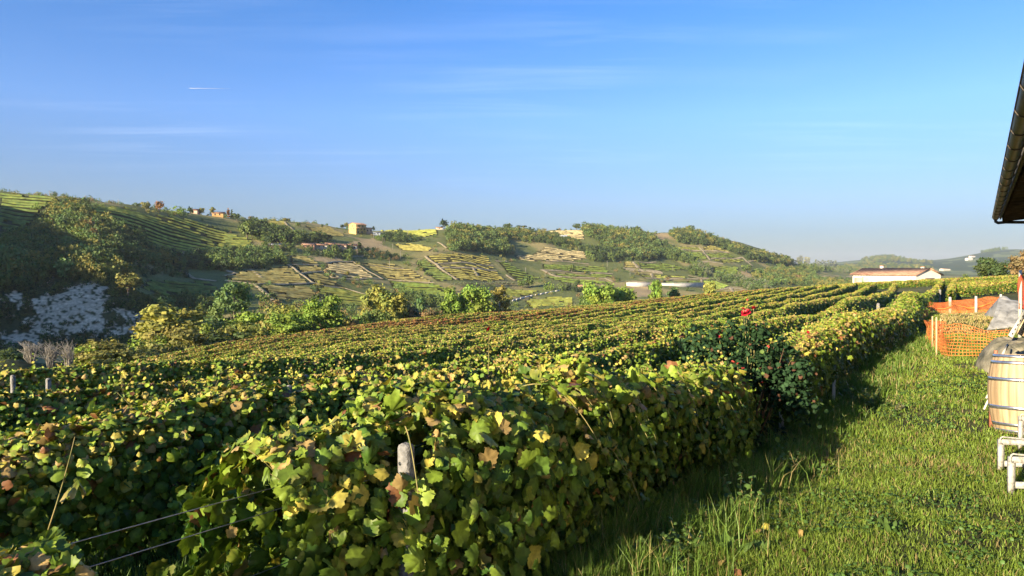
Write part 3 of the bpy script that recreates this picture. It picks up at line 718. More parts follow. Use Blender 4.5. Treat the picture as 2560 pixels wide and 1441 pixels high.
def vine_row(pts, label, group, seed, redf=None, gaps=(), hf=1.0, goldf=0.0):
    """one trellised row along a ground polyline: foliage shell, shoots, wires, a few trunks"""
    rng = np.random.default_rng(seed)
    pts = np.asarray(pts, float)
    seg = np.linalg.norm(np.diff(pts, axis=0), axis=1); L = np.concatenate([[0], np.cumsum(seg)])
    s = np.arange(0, L[-1], 0.25)
    x = np.interp(s, L, pts[:, 0]); y = np.interp(s, L, pts[:, 1])
    dist = np.hypot(x, y); px, py = project(np.stack([x, np.maximum(y, 0.3), H(x, y)], -1))
    vis = (y > 0.6) & (px > -420) & (px < 2960)
    if dist.min() < 9: vis |= (dist < 5)
    for g0, g1 in gaps: vis &= ~((s > g0) & (s < g1))
    root = empty("vine_row", (x[0], y[0], h1(x[0], y[0])))
    tag(root, label, "vine row", group)
    org = np.array(root.location)
    tx = np.gradient(x); ty = np.gradient(y); tl = np.hypot(tx, ty); tx /= tl; ty /= tl
    Vs, Ts, Cs = [], [], []; base = 0
    prev = 0.0
    for lod, dmax, dens, size in LODS:
        sel = np.nonzero(vis & (dist >= prev) & (dist < dmax))[0]; prev = dmax
        if not len(sel): continue
        m = int(len(sel) * 0.25 * dens)
        i = sel[rng.integers(0, len(sel), m)]
        ss = s[i] + rng.random(m) * 0.25
        X = x[i]; Y = y[i]; T = np.stack([tx[i], ty[i]], 1); N = np.stack([-T[:, 1], T[:, 0]], 1)
        X = X + T[:, 0] * (ss - s[i]); Y = Y + T[:, 1] * (ss - s[i])
        ht = row_top(X, Y, seed, ss) * hf
        if lod >= 2: ht = 1.10 * hf + .55 * (ht - 1.10 * hf)
        if seed == 100: ht = ht * (0.80 + 0.21 * sstep(4.1, 4.7, ss))
        # point on a rounded hedge profile
        u = rng.random(m); side = np.where(rng.random(m) < 0.5, -1.0, 1.0)
        top = rng.random(m) < 0.42
        ang = np.where(top, rng.uniform(0.15, 1.0, m) * math.pi / 2, rng.uniform(-0.15, 0.4, m))
        h = np.where(top, ht - 0.30 + 0.30 * np.sin(ang), 0.06 + (ht - 0.32) * u ** 0.62)
        clump = 0.40 + 1.20 * fbm(ss / 0.6, h / 0.5 + side * 31 + seed, 5, 3)
        taper = 0.85 + 0.15 * sstep(0.0, 0.5, h)
        wide = 1.08 if seed == 100 else (.86 if lod < 2 else .60)
        hw = np.where(top, 0.36 * np.cos(ang) + 0.03, 0.45) * clump * taper * wide
        depth = np.clip(1 - np.abs(rng.normal(0, 0.34, m)) + np.where(rng.random(m) < .12, rng.uniform(0, .45, m), 0), 0.05, 1.4)
        w = side * hw * depth
        pos = np.stack([X + N[:, 0] * w, Y + N[:, 1] * w, H(X, Y) + h], 1)
        nz = np.where(top, np.sin(ang) * 1.2, 0.25)
        nrm = np.stack([N[:, 0] * side * np.cos(ang), N[:, 1] * side * np.cos(ang), nz], 1) + rng.normal(0, 1, (m, 3)) * np.where(top | (side > 0), .42, .27)[:, None]
        sunny = np.where(top, .55, np.where(side > 0, .25, 0.04) * sstep(.5, 1.0, h))[:, None]; nrm = nrm + sunny * np.array([S.x, S.y, .15])   # leaves turn to the light
        nrm[:, 2] = np.abs(nrm[:, 2]) * np.where(rng.random(m) < .85, 1, -1)
        droop = np.stack([N[:, 0] * side * 0.45, N[:, 1] * side * 0.45, np.full(m, -0.75)], 1) + rng.normal(0, 0.5, (m, 3))
        sz = size * (0.5 + 0.95 * rng.random(m) ** 1.5) * np.where(top & (rng.random(m) < .45), 0.65, 1)
        topf = np.where(top, 0.5 + 0.5 * np.sin(ang), np.where(side > 0, .75, .38) * sstep(0.6, 1.0, h / np.maximum(ht, .1)))  # flank away from the sun: shade put into colour by greener, darker leaves
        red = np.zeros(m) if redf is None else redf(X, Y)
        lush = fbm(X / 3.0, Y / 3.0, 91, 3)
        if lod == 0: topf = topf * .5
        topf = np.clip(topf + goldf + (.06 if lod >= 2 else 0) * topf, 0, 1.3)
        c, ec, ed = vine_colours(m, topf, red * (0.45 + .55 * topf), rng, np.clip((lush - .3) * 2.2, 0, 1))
        # shoots sticking out of the crest
        if lod != 3:
            ns = int(len(sel) * 0.25 * (16 if lod < 2 else 9)); j = sel[rng.integers(0, len(sel), ns)]
            for q in j:
                a = rng.uniform(-1, 1); ln = rng.uniform(0.06, 0.26) * (1.5 if rng.random() < .15 else 1); bx = x[q] - ty[q] * a * .25; by = y[q] + tx[q] * a * .25
                z0 = h1(bx, by) + float(row_top(np.array(bx), np.array(by), seed, s[q])) * hf - 0.12
                dr = norm(np.array([rng.normal(0, .35), rng.normal(0, .35), 1.0])); sag = norm(np.array([rng.normal(), rng.normal(), 0.01]))
                mm = 6; f = (np.arange(mm) + .5) / mm
                pp = np.array([bx, by, z0]) + dr * (f * (ln + .12))[:, None] + sag * (f ** 2 * .10)[:, None]
                pos = np.vstack([pos, pp]); nn = rng.normal(0, .55, (mm, 3)) + np.array([-0.2, -0.3, .8]); nrm = np.vstack([nrm, nn])
                droop = np.vstack([droop, rng.normal(0, .8, (mm, 3)) + [0, 0, -.35]]); sz = np.concatenate([sz, size * (0.85 - .5 * f) * rng.uniform(.6, 1.1, mm)])
                cc, ee, dd = vine_colours(mm, np.full(mm, 1.0), np.zeros(mm) if redf is None else redf(pp[:, 0], pp[:, 1]), rng, np.full(mm, .4 + .5 * rng.random()))
                c = np.vstack([c, cc]); ec = np.vstack([ec, ee]); ed = np.concatenate([ed, dd])
                if lod < 2 and rng.random() < .35: SHOOTS.setdefault(root.name, []).append(np.array([bx, by, z0 - .1]) + dr * (np.linspace(0, 1, 5) * (ln + .10))[:, None] + sag * (np.linspace(0, 1, 5) ** 2 * .10)[:, None] - org)
        if seed == 100 and lod == 0:
            qx_, qy_ = project(pos); fr = (qx_ > 975) & (qx_ < 1060) & (qy_ > 1070) & (qy_ < 1180) & (pos[:, 1] < 3.22); kk_ = ~fr
            pos, nrm, droop, sz, c, ec, ed = pos[kk_], nrm[kk_], droop[kk_], sz[kk_], c[kk_], ec[kk_], ed[kk_]
        if seed == 100 and lod == 0:                              # a plant is missing: only low suckers grow in the gap
            uu_ = pos[:, 0] * DU[0] + pos[:, 1] * DU[1]; hh_ = pos[:, 2] - H(pos[:, 0], pos[:, 1])
            kk_ = ~((uu_ > 1.0) & (uu_ < 1.66) & (hh_ > .46 + .12 * np.sin(uu_ * 9)))
            pos, nrm, droop, sz, c, ec, ed = pos[kk_], nrm[kk_], droop[kk_], sz[kk_], c[kk_], ec[kk_], ed[kk_]
        if seed == 100 and lod < 2:                               # long canes arching out of the row towards the path
            for q in sel[rng.integers(0, len(sel), 16 if lod == 0 else 26)]:
                if x[q] * DU[0] + y[q] * DU[1] < 2.0: continue
                sd = -1 if rng.random() < .75 else 1; ln = rng.uniform(.3, .62); f = np.linspace(0, 1, 13)
                out = np.array([-ty[q] * sd, tx[q] * sd, 0]); al = np.array([tx[q], ty[q], 0]) * rng.uniform(-.5, .5); z0 = h1(x[q], y[q]) + rng.uniform(.75, 1.2)
                pp = np.array([x[q], y[q], z0]) + out * (.28 + ln * f[:, None] * .75) + al * f[:, None] * ln + np.array([0, 0, 1.0]) * (.28 * f - .75 * f * f)[:, None] * ln * 1.5
                CANES.append((root, pp - org)); k3 = 12
                pos = np.vstack([pos, pp[1:] + rng.normal(0, .015, (k3, 3))]); nrm = np.vstack([nrm, rng.normal(0, .5, (k3, 3)) + out * .5 + [0, 0, .6]]); droop = np.vstack([droop, rng.normal(0, .5, (k3, 3)) + out * .4 + [0, 0, -.7]])
                sz = np.concatenate([sz, .125 * (1 - .6 * f[1:]) * rng.uniform(.7, 1.15, k3)]); cc, ee, dd = vine_colours(k3, np.full(k3, .45), np.zeros(k3), rng, np.full(k3, rng.uniform(.2, 1))); c = np.vstack([c, cc]); ec = np.vstack([ec, ee]); ed = np.concatenate([ed, dd])
        if seed == 100 and lod == 0:                              # leaves hanging before the concrete post
            m2 = 90; pp = np.array([P(rng.uniform(975, 1062), rng.uniform(1205, 1441), rng.uniform(2.86, 3.0)) for _ in range(m2)])
            pos = np.vstack([pos, pp]); nrm = np.vstack([nrm, rng.normal(0, .4, (m2, 3)) + [-.1, -1, .35]]); droop = np.vstack([droop, rng.normal(0, .45, (m2, 3)) + [0, -.2, -.9]]); sz = np.concatenate([sz, rng.uniform(.045, .095, m2)])
            cc, ee, dd = vine_colours(m2, np.full(m2, .35), np.zeros(m2), rng, np.full(m2, .6)); c = np.vstack([c, cc]); ec = np.vstack([ec, ee]); ed = np.concatenate([ed, dd])
        if seed == 100 and lod == 0:
            qx_, qy_ = project(pos); kk_ = ~((qx_ > 968) & (qx_ < 1068) & (qy_ > 1062) & (qy_ < 1178) & (pos[:, 1] < 3.3))
            pos, nrm, droop, sz, c, ec, ed = pos[kk_], nrm[kk_], droop[kk_], sz[kk_], c[kk_], ec[kk_], ed[kk_]
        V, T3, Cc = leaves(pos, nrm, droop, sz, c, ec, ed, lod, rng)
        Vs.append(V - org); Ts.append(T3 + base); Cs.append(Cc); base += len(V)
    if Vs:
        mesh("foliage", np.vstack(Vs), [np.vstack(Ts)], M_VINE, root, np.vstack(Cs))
    if dist[vis].min() < 14:
        mb = MB(); near = np.nonzero(vis & (dist < 40) | (dist < 6))[0]; mb2 = None
        kk = near[::4]
        for hgt, off in ((0.55, 0.03), (0.82, -0.03), (0.89, 0.04)):
            wp = np.stack([x[kk] - ty[kk] * off, y[kk] + tx[kk] * off, H(x[kk], y[kk]) + hgt], 1) - org
            w1 = MB().tube(wp, 0.0022, 5); w1.build("wire", M_WIRE, root)
        for q in near[::5]:
            if dist[q] > 12: continue
            b0 = np.array([x[q], y[q], h1(x[q], y[q]) - .05]) - org
            pp = b0 + np.array([[0, 0, 0], [.03, .01, .25], [-.01, .03, .5], [.02, -.02, .75]]) + rng.normal(0, .012, (4, 3))
            MB().tube(pp, [.03, .024, .022, .012], 7).build("trunk", M_STEM, root, smooth=True)
        for r_, p_ in CANES:
            if r_ is root: MB().tube(p_, np.linspace(.0045, .002, len(p_)), 6).build("cane", M_GREENSTEM, root, smooth=True)
        if root.name in SHOOTS:
            for p_ in SHOOTS[root.name][:90]: MB().tube(p_, np.linspace(.0028, .0012, len(p_)), 5).build("shoot", M_GREENSTEM, root)
    return root
SHOOTS = {}; CANES = []

V0, DVR = 2.42, 2.57
ORD = ["first", "second", "third", "fourth", "fifth", "sixth", "seventh", "eighth", "ninth", "tenth", "eleventh", "twelfth", "thirteenth", "fourteenth", "fifteenth", "sixteenth", "seventeenth", "eighteenth", "nineteenth", "twentieth"]
def redf(x, y):
    u, v = xy2uv(x, y)
    band = sstep(20, 34, v) * (1 - sstep(52, 60, v)) * sstep(15, 45, u) * (1 - sstep(120, 150, u))
    return np.clip(band * (0.10 + 0.58 * sstep(0.45, 0.6, fbm(x / 9, y / 9, 23, 3))) + 0.05 * sstep(.5, .7, fbm(x / 5, y / 5, 27, 3)) * sstep(25, 45, np.hypot(x, y)), 0, .85)
VINE_ROWS = []
def vine_label(k, v):
    if k == 0: return "vine row along the grass path, broad sunlit leaves and a gap showing wires"
    extra = "reddish brown crest" if 24 < v < 50 else ("green and tan leaves" if k < 5 else "yellow green crest")
    return f"{ORD[k]} vine row counted from the grass path, {extra}"
for k in range(20):
    v = V0 + DVR * k
    u0 = np.interp(v, [2.4, 5, 15, 30, 52], [-3.0, -2.5, -1, 2, 10])
    u1 = np.interp(v, [2.0, 2.4, 5, 10, 20, 35, 52], [31, 40, 92, 108, 122, 128, 118])
    uu = np.arange(u0, u1, 2.0)
    wob = 0.08 * np.sin(uu / 7 + k) + np.clip(uu - 22, 0, 45) ** 2 * 0.00075 + np.clip(uu - 67, 0, 200) * .0675
    xy = uv2xy(uu, np.full(len(uu), v) + wob)
    gaps = [(7.9 - u0, 9.3 - u0)] if k == 0 else []
    VINE_ROWS.append(vine_row(xy, vine_label(k, v), "vine rows of the home vineyard", 100 + k, redf, gaps))

# ------------------------------------------------------------------ trees
TC_ = dict(dark=(0.065, 0.095, 0.029), mid=(0.105, 0.145, 0.036), olive=(0.19, 0.18, 0.048), gold=(0.225, 0.225, 0.048), bright=(0.165, 0.24, 0.038),
          feather=(0.105, 0.16, 0.05), rust=(0.22, 0.11, 0.04), grey=(0.15, 0.165, 0.09), deep=(0.038, 0.06, 0.024), brown=(0.19, 0.135, 0.06))
TC = {k: tuple(1.12 * c for c in v) for k, v in TC_.items()}
def crown_arrays(kind, n, leaf, seed):
    """leaf faces of a unit tree (height 1, base at 0); returns vertices, faces, tint per vertex, limb polylines"""
    rng = np.random.default_rng(seed)
    lobes = []
    if kind == "round":
        for _ in range(42):
            a = rng.random() * 6.283; e = rng.uniform(-.75, 1.0); q = rng.uniform(.45, 1)
            lobes.append((0.37 * q * math.cos(a) * math.sqrt(1 - min(e * e, 1) * .75), 0.37 * q * math.sin(a) * math.sqrt(1 - min(e * e, 1) * .75), 0.52 + 0.38 * e * q, rng.uniform(.08, .15)))
    elif kind == "tall":
        for _ in range(34):
            z = rng.uniform(.2, .93); w = 0.27 * math.sin(math.pi * min(1, (z - .05) / .95) ** .8) + .03; a = rng.random() * 6.283; q = rng.uniform(.3, 1)
            lobes.append((w * q * math.cos(a), w * q * math.sin(a), z, rng.uniform(.06, .11)))
    elif kind == "bush":
        for _ in range(36):
            a = rng.random() * 6.283; q = math.sqrt(rng.random()); z = rng.uniform(.05, .85) * math.sqrt(max(0.05, 1 - q * q * .9))
            lobes.append((0.62 * q * math.cos(a), 0.62 * q * math.sin(a), z, rng.uniform(.12, .21)))
    elif kind == "poplar":
        for _ in range(26):
            z = rng.uniform(.08, .96); w = .055 * math.sin(math.pi * z) + .02; a = rng.random() * 6.283
            lobes.append((w * math.cos(a), w * math.sin(a), z, rng.uniform(.035, .06)))
    elif kind == "cypress":
        for _ in range(24):
            z = rng.uniform(.05, .93); w = .06 * (1 - z) + .02; a = rng.random() * 6.283
            lobes.append((w * math.cos(a), w * math.sin(a), z, .06 * (1.15 - z)))
    elif kind == "pine":
        for _ in range(26):
            a = rng.random() * 6.283; q = math.sqrt(rng.random())
            lobes.append((0.46 * q * math.cos(a), 0.46 * q * math.sin(a), .78 + .12 * (1 - q * q) * rng.uniform(.2, 1), rng.uniform(.07, .12)))
    elif kind == "feather":
        for _ in range(30):
            a = rng.random() * 6.283; z = rng.uniform(.12, .93); q = rng.uniform(.3, 1) * math.sin(math.pi * (0.12 + .8 * z)) ** .6
            lobes.append((0.44 * q * math.cos(a), 0.44 * q * math.sin(a), z, rng.uniform(.07, .13)))
    elif kind == "sparse":
        for _ in range(16):
            z = rng.uniform(.3, .97); a = rng.random() * 6.283; q = rng.uniform(.2, 1) * .16
            lobes.append((q * math.cos(a), q * math.sin(a), z, rng.uniform(.04, .08)))
    Lb = np.array(lobes)
    p = Lb[:, 3] ** 2; p /= p.sum(); k = rng.choice(len(Lb), n, p=p)
    d = norm(rng.normal(0, 1, (n, 3))); d[:, 2] = np.where(rng.random(n) < .65, np.abs(d[:, 2]), d[:, 2])
    rad = Lb[k, 3] * np.clip(1 + rng.normal(0, .36, n), .2, 1.9)
    c = Lb[k, :3] + d * rad[:, None] * np.array([1, 1, .85])
    c[:, 2] = np.maximum(c[:, 2], .02)
    nrm = d + rng.normal(0, .45, (n, 3)); droop = rng.normal(0, .6, (n, 3)) + [0, 0, -.6]
    sz = leaf * (0.6 + .8 * rng.random(n))
    tint = (0.82 + .36 * rng.random(len(Lb)))[k] * (0.85 + .3 * rng.random(n))
    hue = (rng.normal(0, .08, len(Lb)))[k] + rng.normal(0, .04, n)
    V, T, Cc = leaves(c, nrm, droop, sz, np.stack([tint * (1 + hue), tint, tint * (1 - hue * .5)], 1), np.zeros((n, 3)), np.zeros(n), 3, rng)
    limbs = [np.array([[0, 0, .18], Lb[i, :3] * [.35, .35, .5] + [0, 0, .16], Lb[i, :3]]) for i in rng.choice(len(Lb), 9, replace=False)]
    return V, T, Cc, limbs
_CR = {}
def crown(kind, n, leaf, var):
    key = (kind, n, leaf, var)
    if key not in _CR: _CR[key] = crown_arrays(kind, n, leaf, hash((kind, var)) % 9999 if False else (sum(map(ord, kind)) * 31 + var * 7 + n))
    return _CR[key]
_TM = {}
def tree_meshes(kind, color, n, leaf, var, bark):
    key = (kind, color, n, leaf, var, bark)
    if key not in _TM:
        V, T, Cc, limbs = crown(kind, n, leaf, var)
        cm = mesh("crown", V, [T], M_FOL, None, Cc * np.array(TC[color]), False, link=False)
        tb = MB()
        if kind not in ("bush",):
            top = .8 if kind in ("pine", "sparse", "tall", "feather", "poplar") else .55
            r0 = .022 if kind in ("poplar", "tall", "sparse", "cypress") else .034
            tb.tube([[0, 0, -.03], [.006, .004, .15], [-.006, .006, .4], [.004, 0, top]], [r0 * 1.2, r0 * .85, r0 * .6, r0 * .2], 8)
        for l in limbs: tb.tube(l, [.014, .009, .003], 5)
        tm = tb.build("trunk", M_PALE if bark else M_TRUNK, smooth=True, link=False)
        _TM[key] = (cm, tm)
    return _TM[key]
TREE_NAMES = dict(round="broadleaf_tree", tall="tall_tree", bush="bush", poplar="poplar_tree", cypress="cypress_tree", pine="umbrella_pine", feather="locust_tree", sparse="sparse_tree")
def place_tree(kind, color, base, height, width, label, n=260, leaf=.11, group=None, var=0, bark=0, parts=True, cat=None):
    cm, tm = tree_meshes(kind, color, n, leaf, var, bark)
    nat = dict(round=1.0, tall=.7, bush=1.6, poplar=.2, cypress=.2, pine=1.1, feather=1.1, sparse=.45)[kind]
    sx = width / nat
    if parts:
        r = empty(TREE_NAMES[kind], base, RNG.random() * 6.28, (sx, sx, height))
        for nm, me in (("crown", cm), ("trunk", tm)):
            o = bpy.data.objects.new(nm, me); C.objects.link(o); o.parent = r
    else:
        r = bpy.data.objects.new(TREE_NAMES[kind], cm); C.objects.link(r); r.location = base; r.scale = (sx, sx, height); r.rotation_euler = (0, 0, RNG.random() * 6.28)
    tag(r, label, cat or ("bush" if kind == "bush" else "tree"), group)
    return r

def tree_at_depth(kind, color, px, ytop, Y, wpx, label, n, leaf, var=0, bark=0, sink=.0, group=None):
    """tree whose foot is hidden behind the vineyard: stands on the ground at depth Y"""
    x = ray(px, 700)[0] * Y
    zb = h1(x, Y); zt = P(px, ytop, Y)[2]
    return place_tree(kind, color, (x, Y, zb - .1), max(zt - zb, 1.0), wpx / F * Y, label, n, leaf, group, var, bark)

MID = [
    ("round", "gold", 445, 757, 112, 190, "rounded yellow green walnut tree behind the vineyard edge", 5200, .045, 1, 0),
    ("bush", "olive", 428, 806, 92, 180, "low olive shrub mass in front of the rounded walnut tree", 3600, .06, 1, 0),
    ("bush", "olive", 262, 848, 70, 190, "wide olive shrub between bare pale saplings and walnut tree", 4200, .055, 2, 0),
    ("bush", "dark", 352, 862, 76, 120, "dark olive shrub beside the wide olive shrub", 2400, .07, 3, 0),
    ("feather", "feather", 585, 716, 150, 125, "tall feathery blue green locust tree behind the walnut tree", 4200, .045, 1, 0),
    ("bush", "bright", 640, 772, 124, 150, "yellow green bush mass nearest to the locust tree", 3600, .055, 4, 0),
    ("bush", "gold", 712, 751, 132, 130, "yellowish bush crown between two bright green bushes", 3400, .055, 5, 0),
    ("round", "bright", 722, 776, 116, 92, "glossy green ivy covered tree in the bush belt", 3200, .05, 2, 0),
    ("bush", "dark", 560, 818, 104, 170, "dark shrub belt under the feathery locust tree", 2600, .07, 6, 0),
    ("round", "bright", 805, 743, 124, 108, "bright green leafy tree closing the bush belt", 4200, .048, 3, 0),
    ("bush", "brown", 868, 784, 140, 60, "small brownish bush beside the bright green leafy tree", 1500, .08, 7, 0),
    ("bush", "mid", 895, 770, 150, 64, "green bush at the foot of the leaning bare tree", 1700, .08, 8, 0),
    ("sparse", "gold", 919, 728, 160, 34, "nearly bare leaning tree beside the big golden tree", 420, .07, 1, 0),
    ("round", "gold", 966, 706, 172, 100, "big golden autumn tree at the vineyard edge", 5000, .045, 4, 0),
    ("bush", "grey", 1022, 742, 182, 66, "grey green shrub next to the big golden tree", 1800, .08, 9, 0),
    ("tall", "feather", 1051, 746, 190, 26, "slim pale green sapling beyond the grey green shrub", 900, .08, 2, 0),
    ("bush", "brown", 1070, 770, 172, 62, "beige brown bush between golden tree and green trees", 1700, .08, 10, 0),
    ("tall", "bright", 1126, 725, 182, 50, "narrow light green tree with a pale trunk", 2200, .06, 3, 1),
    ("round", "bright", 1184, 708, 186, 90, "large bright green tree with pale limbs at the field edge", 4600, .045, 5, 1),
    ("tall", "olive", 1250, 718, 196, 60, "light see through tree with white trunk beside the big green tree", 1500, .06, 4, 1),
    ("bush", "mid", 1100, 768, 178, 50, "low green bush under the narrow light tree", 1300, .08, 11, 0),
    ("round", "bright", 1500, 704, 214, 92, "larger of two bright green trees over the reddish vines", 4200, .05, 6, 0),
    ("round", "bright", 1558, 707, 222, 58, "smaller of two bright green trees over the reddish vines", 2600, .055, 7, 0),
    ("bush", "mid", 1455, 742, 206, 50, "low shrub under the larger bright green tree", 1400, .08, 12, 0),
    ("tall", "bright", 1638, 700, 230, 36, "young light tree before the far concrete wall", 1400, .07, 5, 0),
    ("tall", "feather", 1684, 722, 240, 34, "young tree just past the end of the reddish vines", 1200, .07, 6, 0),
    ("tall", "gold", 1776, 706, 240, 44, "yellowing young tree by the far end of the concrete wall", 1500, .07, 7, 0),
    ("round", "dark", 2487, 639, 150, 76, "round dark green fruit tree above the striped vine rows", 4200, .05, 8, 0),
    ("round", "brown", 2556, 622, 140, 66, "brownish thinning tree at the picture edge above the vines", 3000, .05, 9, 0),
    ("bush", "dark", 18, 868, 66, 110, "dark shrub in the dip under the clay cliff", 2200, .07, 13, 0),
    ("bush", "mid", 2415, 682, 158, 34, "low green bush against the far hills beside the farmhouse", 900, .09, 3, 0),
]
for k_, c_, px_, yt_, Y_, w_, lb_, n_, lf_, vr_, bk_ in MID:
    tree_at_depth(k_, c_, px_, yt_ - 2, Y_, w_ * 1.22, lb_, int(n_ * 1.3), lf_ * 1.08, vr_, bk_)

# low growth filling the edge of the vineyard
_r = np.random.default_rng(4)
for q in range(34):
    px_ = 200 + q * 25 + _r.normal(0, 8); Yb = float(np.interp(px_, [200, 450, 700, 1050], [66, 92, 118, 165])) * _r.uniform(.97, 1.12)
    yt = float(np.interp(px_, [200, 330, 450, 600, 760, 900, 1050], [858, 850, 822, 798, 780, 772, 760])) + _r.normal(0, 5)
    tree_at_depth("bush", ["olive", "bright", "mid", "gold", "olive", "brown", "bright"][q % 7], px_, yt, Yb, _r.uniform(80, 130), "low bush in the scrub strip along the vineyard edge", 2200, .08, q % 5, 0, 0, "low bushes along the vineyard edge")

# leafless saplings in the dip
def bare_sapling(px, ytop, Y, wpx, label, seed):
    rng = np.random.default_rng(seed)
    x = ray(px, 700)[0] * Y; zb = h1(x, Y); hgt = P(px, ytop, Y)[2] - zb; w = wpx / F * Y
    mb = MB()
    for k in range(26):
        a = rng.random() * 6.28; q = rng.uniform(.1, .5) * w; top = rng.uniform(.6, 1) * hgt
        s0 = np.array([math.cos(a) * q * .3, math.sin(a) * q * .3, 0]); s1 = np.array([math.cos(a) * q, math.sin(a) * q, top])
        mid = s0 * .5 + s1 * .5 + rng.normal(0, .1, 3)
        mb.tube([s0, mid, s1], [.05, .035, .012], 4)
        for _ in range(4):
            t = rng.uniform(.4, .9); b = s0 + (s1 - s0) * t
            mb.tube([b, b + np.array([rng.normal(0, .5), rng.normal(0, .5), rng.uniform(.4, 1.1)])], [.02, .006], 4)
    o = mb.build("bare_shrub", M_PALE); o.location = (x, Y, zb)
    return tag(o, label, "shrub", "bare pale shrubs in the dip")
bare_sapling(75, 862, 62, 46, "bare pale shrub in the dip, bushiest of three, beside the dark shrub", 5)
bare_sapling(122, 866, 62, 38, "bare pale shrub in the dip, between the bushiest and the slimmest", 6)
bare_sapling(170, 861, 62, 24, "bare pale shrub in the dip, slimmest, beside the wide olive shrub", 7)

# trees one can tell apart on the far hillside: kind, colour, x, foot y, top y, width
FAR = [
    ("round", "olive", 365, 528, 501, 28, "rounded olive tree, first of the ridge group above the terraced slope"),
    ("round", "rust", 399, 529, 497, 25, "orange autumn tree on the ridge, tallest of its group"),
    ("bush", "bright", 446, 536, 511, 44, "yellow green tree clump on the ridge before the half hidden house"),
    ("round", "dark", 476, 538, 517, 22, "dark ridge tree hugging the half hidden house"),
    ("round", "olive", 504, 537, 516, 18, "small olive ridge tree between the two ridge houses"),
    ("sparse", "olive", 531, 533, 511, 14, "thin open tree beside the orange ridge villa"),
    ("cypress", "rust", 571, 545, 520, 8, "rusty cypress beside the orange ridge villa"),
    ("cypress", "deep", 580, 546, 522, 6, "dark slim cypress near the rusty one"),
    ("round", "dark", 592, 552, 530, 24, "dark rounded tree right after the slim cypress"),
    ("round", "mid", 618, 598, 549, 46, "large grey green tree on the spur below the cypress"),
    ("round", "olive", 716, 556, 544, 22, "lone round tree on the skyline vineyard"),
    ("round", "mid", 746, 568, 555, 20, "small tree at the head of the yellow bank"),
    ("round", "dark", 806, 569, 559, 8, "tiny dark skyline tree before the yellow house"),
    ("round", "deep", 855, 572, 559, 12, "dark tree just before the yellow house"),
    ("round", "olive", 866, 573, 555, 14, "olive tree touching the yellow house gable"),
    ("tall", "deep", 934, 575, 563, 9, "small conifer behind the pink house"),
    ("pine", "feather", 956, 613, 585, 13, "tall tree with pale bare trunk under the yellow house, taller one"),
    ("pine", "feather", 961, 612, 588, 11, "tall tree with pale bare trunk under the yellow house, shorter one"),
    ("cypress", "dark", 898, 622, 603, 11, "dark conifer at the end of the long farmstead"),
    ("round", "mid", 873, 655, 635, 22, "round green tree on the pale knoll below the farmstead"),
    ("round", "feather", 807, 673, 658, 12, "little round tree at the crossing of the field tracks"),
    ("round", "olive", 868, 688, 676, 14, "small tree inside the straw coloured knoll"),
    ("sparse", "mid", 1048, 677, 656, 12, "small palm like tree among the brown terraces"),
    ("round", "deep", 1110, 571, 546, 30, "dark broad tree by the cottage on the skyline"),
    ("round", "dark", 1268, 577, 556, 29, "broad dark skyline tree beside two umbrella pines"),
    ("pine", "deep", 1296, 576, 563, 14, "umbrella pine on the skyline, smaller of the pair"),
    ("pine", "deep", 1311, 576, 562, 17, "umbrella pine on the skyline, larger of the pair"),
    ("bush", "dark", 1348, 577, 567, 14, "small dark bush on the skyline after the umbrella pines"),
    ("round", "deep", 1393, 577, 571, 6, "tiny dark bush alone on the straw skyline"),
    ("round", "dark", 1442, 575, 556, 26, "dark round tree at the near end of the big ridge wood"),
    ("round", "mid", 1590, 586, 564, 30, "tree standing above the ridge wood roof line"),
    ("poplar", "olive", 2000, 660, 640, 11, "broad poplar alone behind the end of the ridge"),
    ("poplar", "olive", 2015, 660, 643, 6, "slim poplar, one of a loose pair beside the broad poplar"),
    ("poplar", "olive", 2022, 660, 644, 6, "slim poplar, one of a loose pair beside the broad poplar"),
    ("round", "mid", 1429, 681, 660, 30, "round dark tree on the ochre bank of the green shelf"),
    ("round", "mid", 1322, 720, 688, 36, "paired green trees by the dark barn, taller one"),
    ("round", "mid", 1304, 720, 697, 26, "paired green trees by the dark barn, shorter one"),
    ("bush", "bright", 1372, 724, 704, 34, "light green tree clump over the barn yard"),
    ("bush", "mid", 1404, 726, 702, 30, "green tree clump beside the light green clump"),
    ("round", "dark", 1445, 716, 698, 16, "small dark tree above the dark barn"),
    ("round", "mid", 1866, 682, 659, 32, "lone round tree under the track fork field"),
    ("round", "brown", 1996, 700, 684, 22, "brown tree beside the white shed"),
    ("round", "bright", 1942, 712, 695, 22, "bright yellow green tree at the hill foot"),
    ("round", "dark", 1972, 705, 690, 22, "dark tree between brown tree and bright tree"),
    ("round", "feather", 1905, 716, 694, 24, "grey green tree at the hill foot, before the white shed"),
    ("round", "feather", 30, 690, 602, 70, "tall light green tree at the top of the clay cliff"),
    ("round", "olive", 320, 742, 676, 74, "sunlit tree crown rising over the clay cliff shoulder"),
    ("round", "brown", 224, 590, 545, 30, "rusty brown tree in the gully wood"),
    ("round", "brown", 232, 612, 566, 36, "paler brown tree below the rusty one in the gully wood"),
    ("bush", "bright", 92, 523, 505, 26, "light bushes in the shaded hilltop vineyard"),
    ("bush", "olive", 113, 572, 552, 30, "olive bush at the lower edge of the hilltop vineyard"),
    ("tall", "feather", 150, 590, 535, 34, "tall green tree in the gully wood"),
    ("round", "feather", 512, 652, 628, 44, "pale green tree in the hedge belt"),
    ("bush", "feather", 560, 640, 625, 40, "light shrub in the hedge belt"),
    ("bush", "bright", 676, 640, 624, 16, "bright shrub by the farmstead approach"),
    ("round", "mid", 836, 640, 612, 22, "green tree in front of the long farmstead"),
]
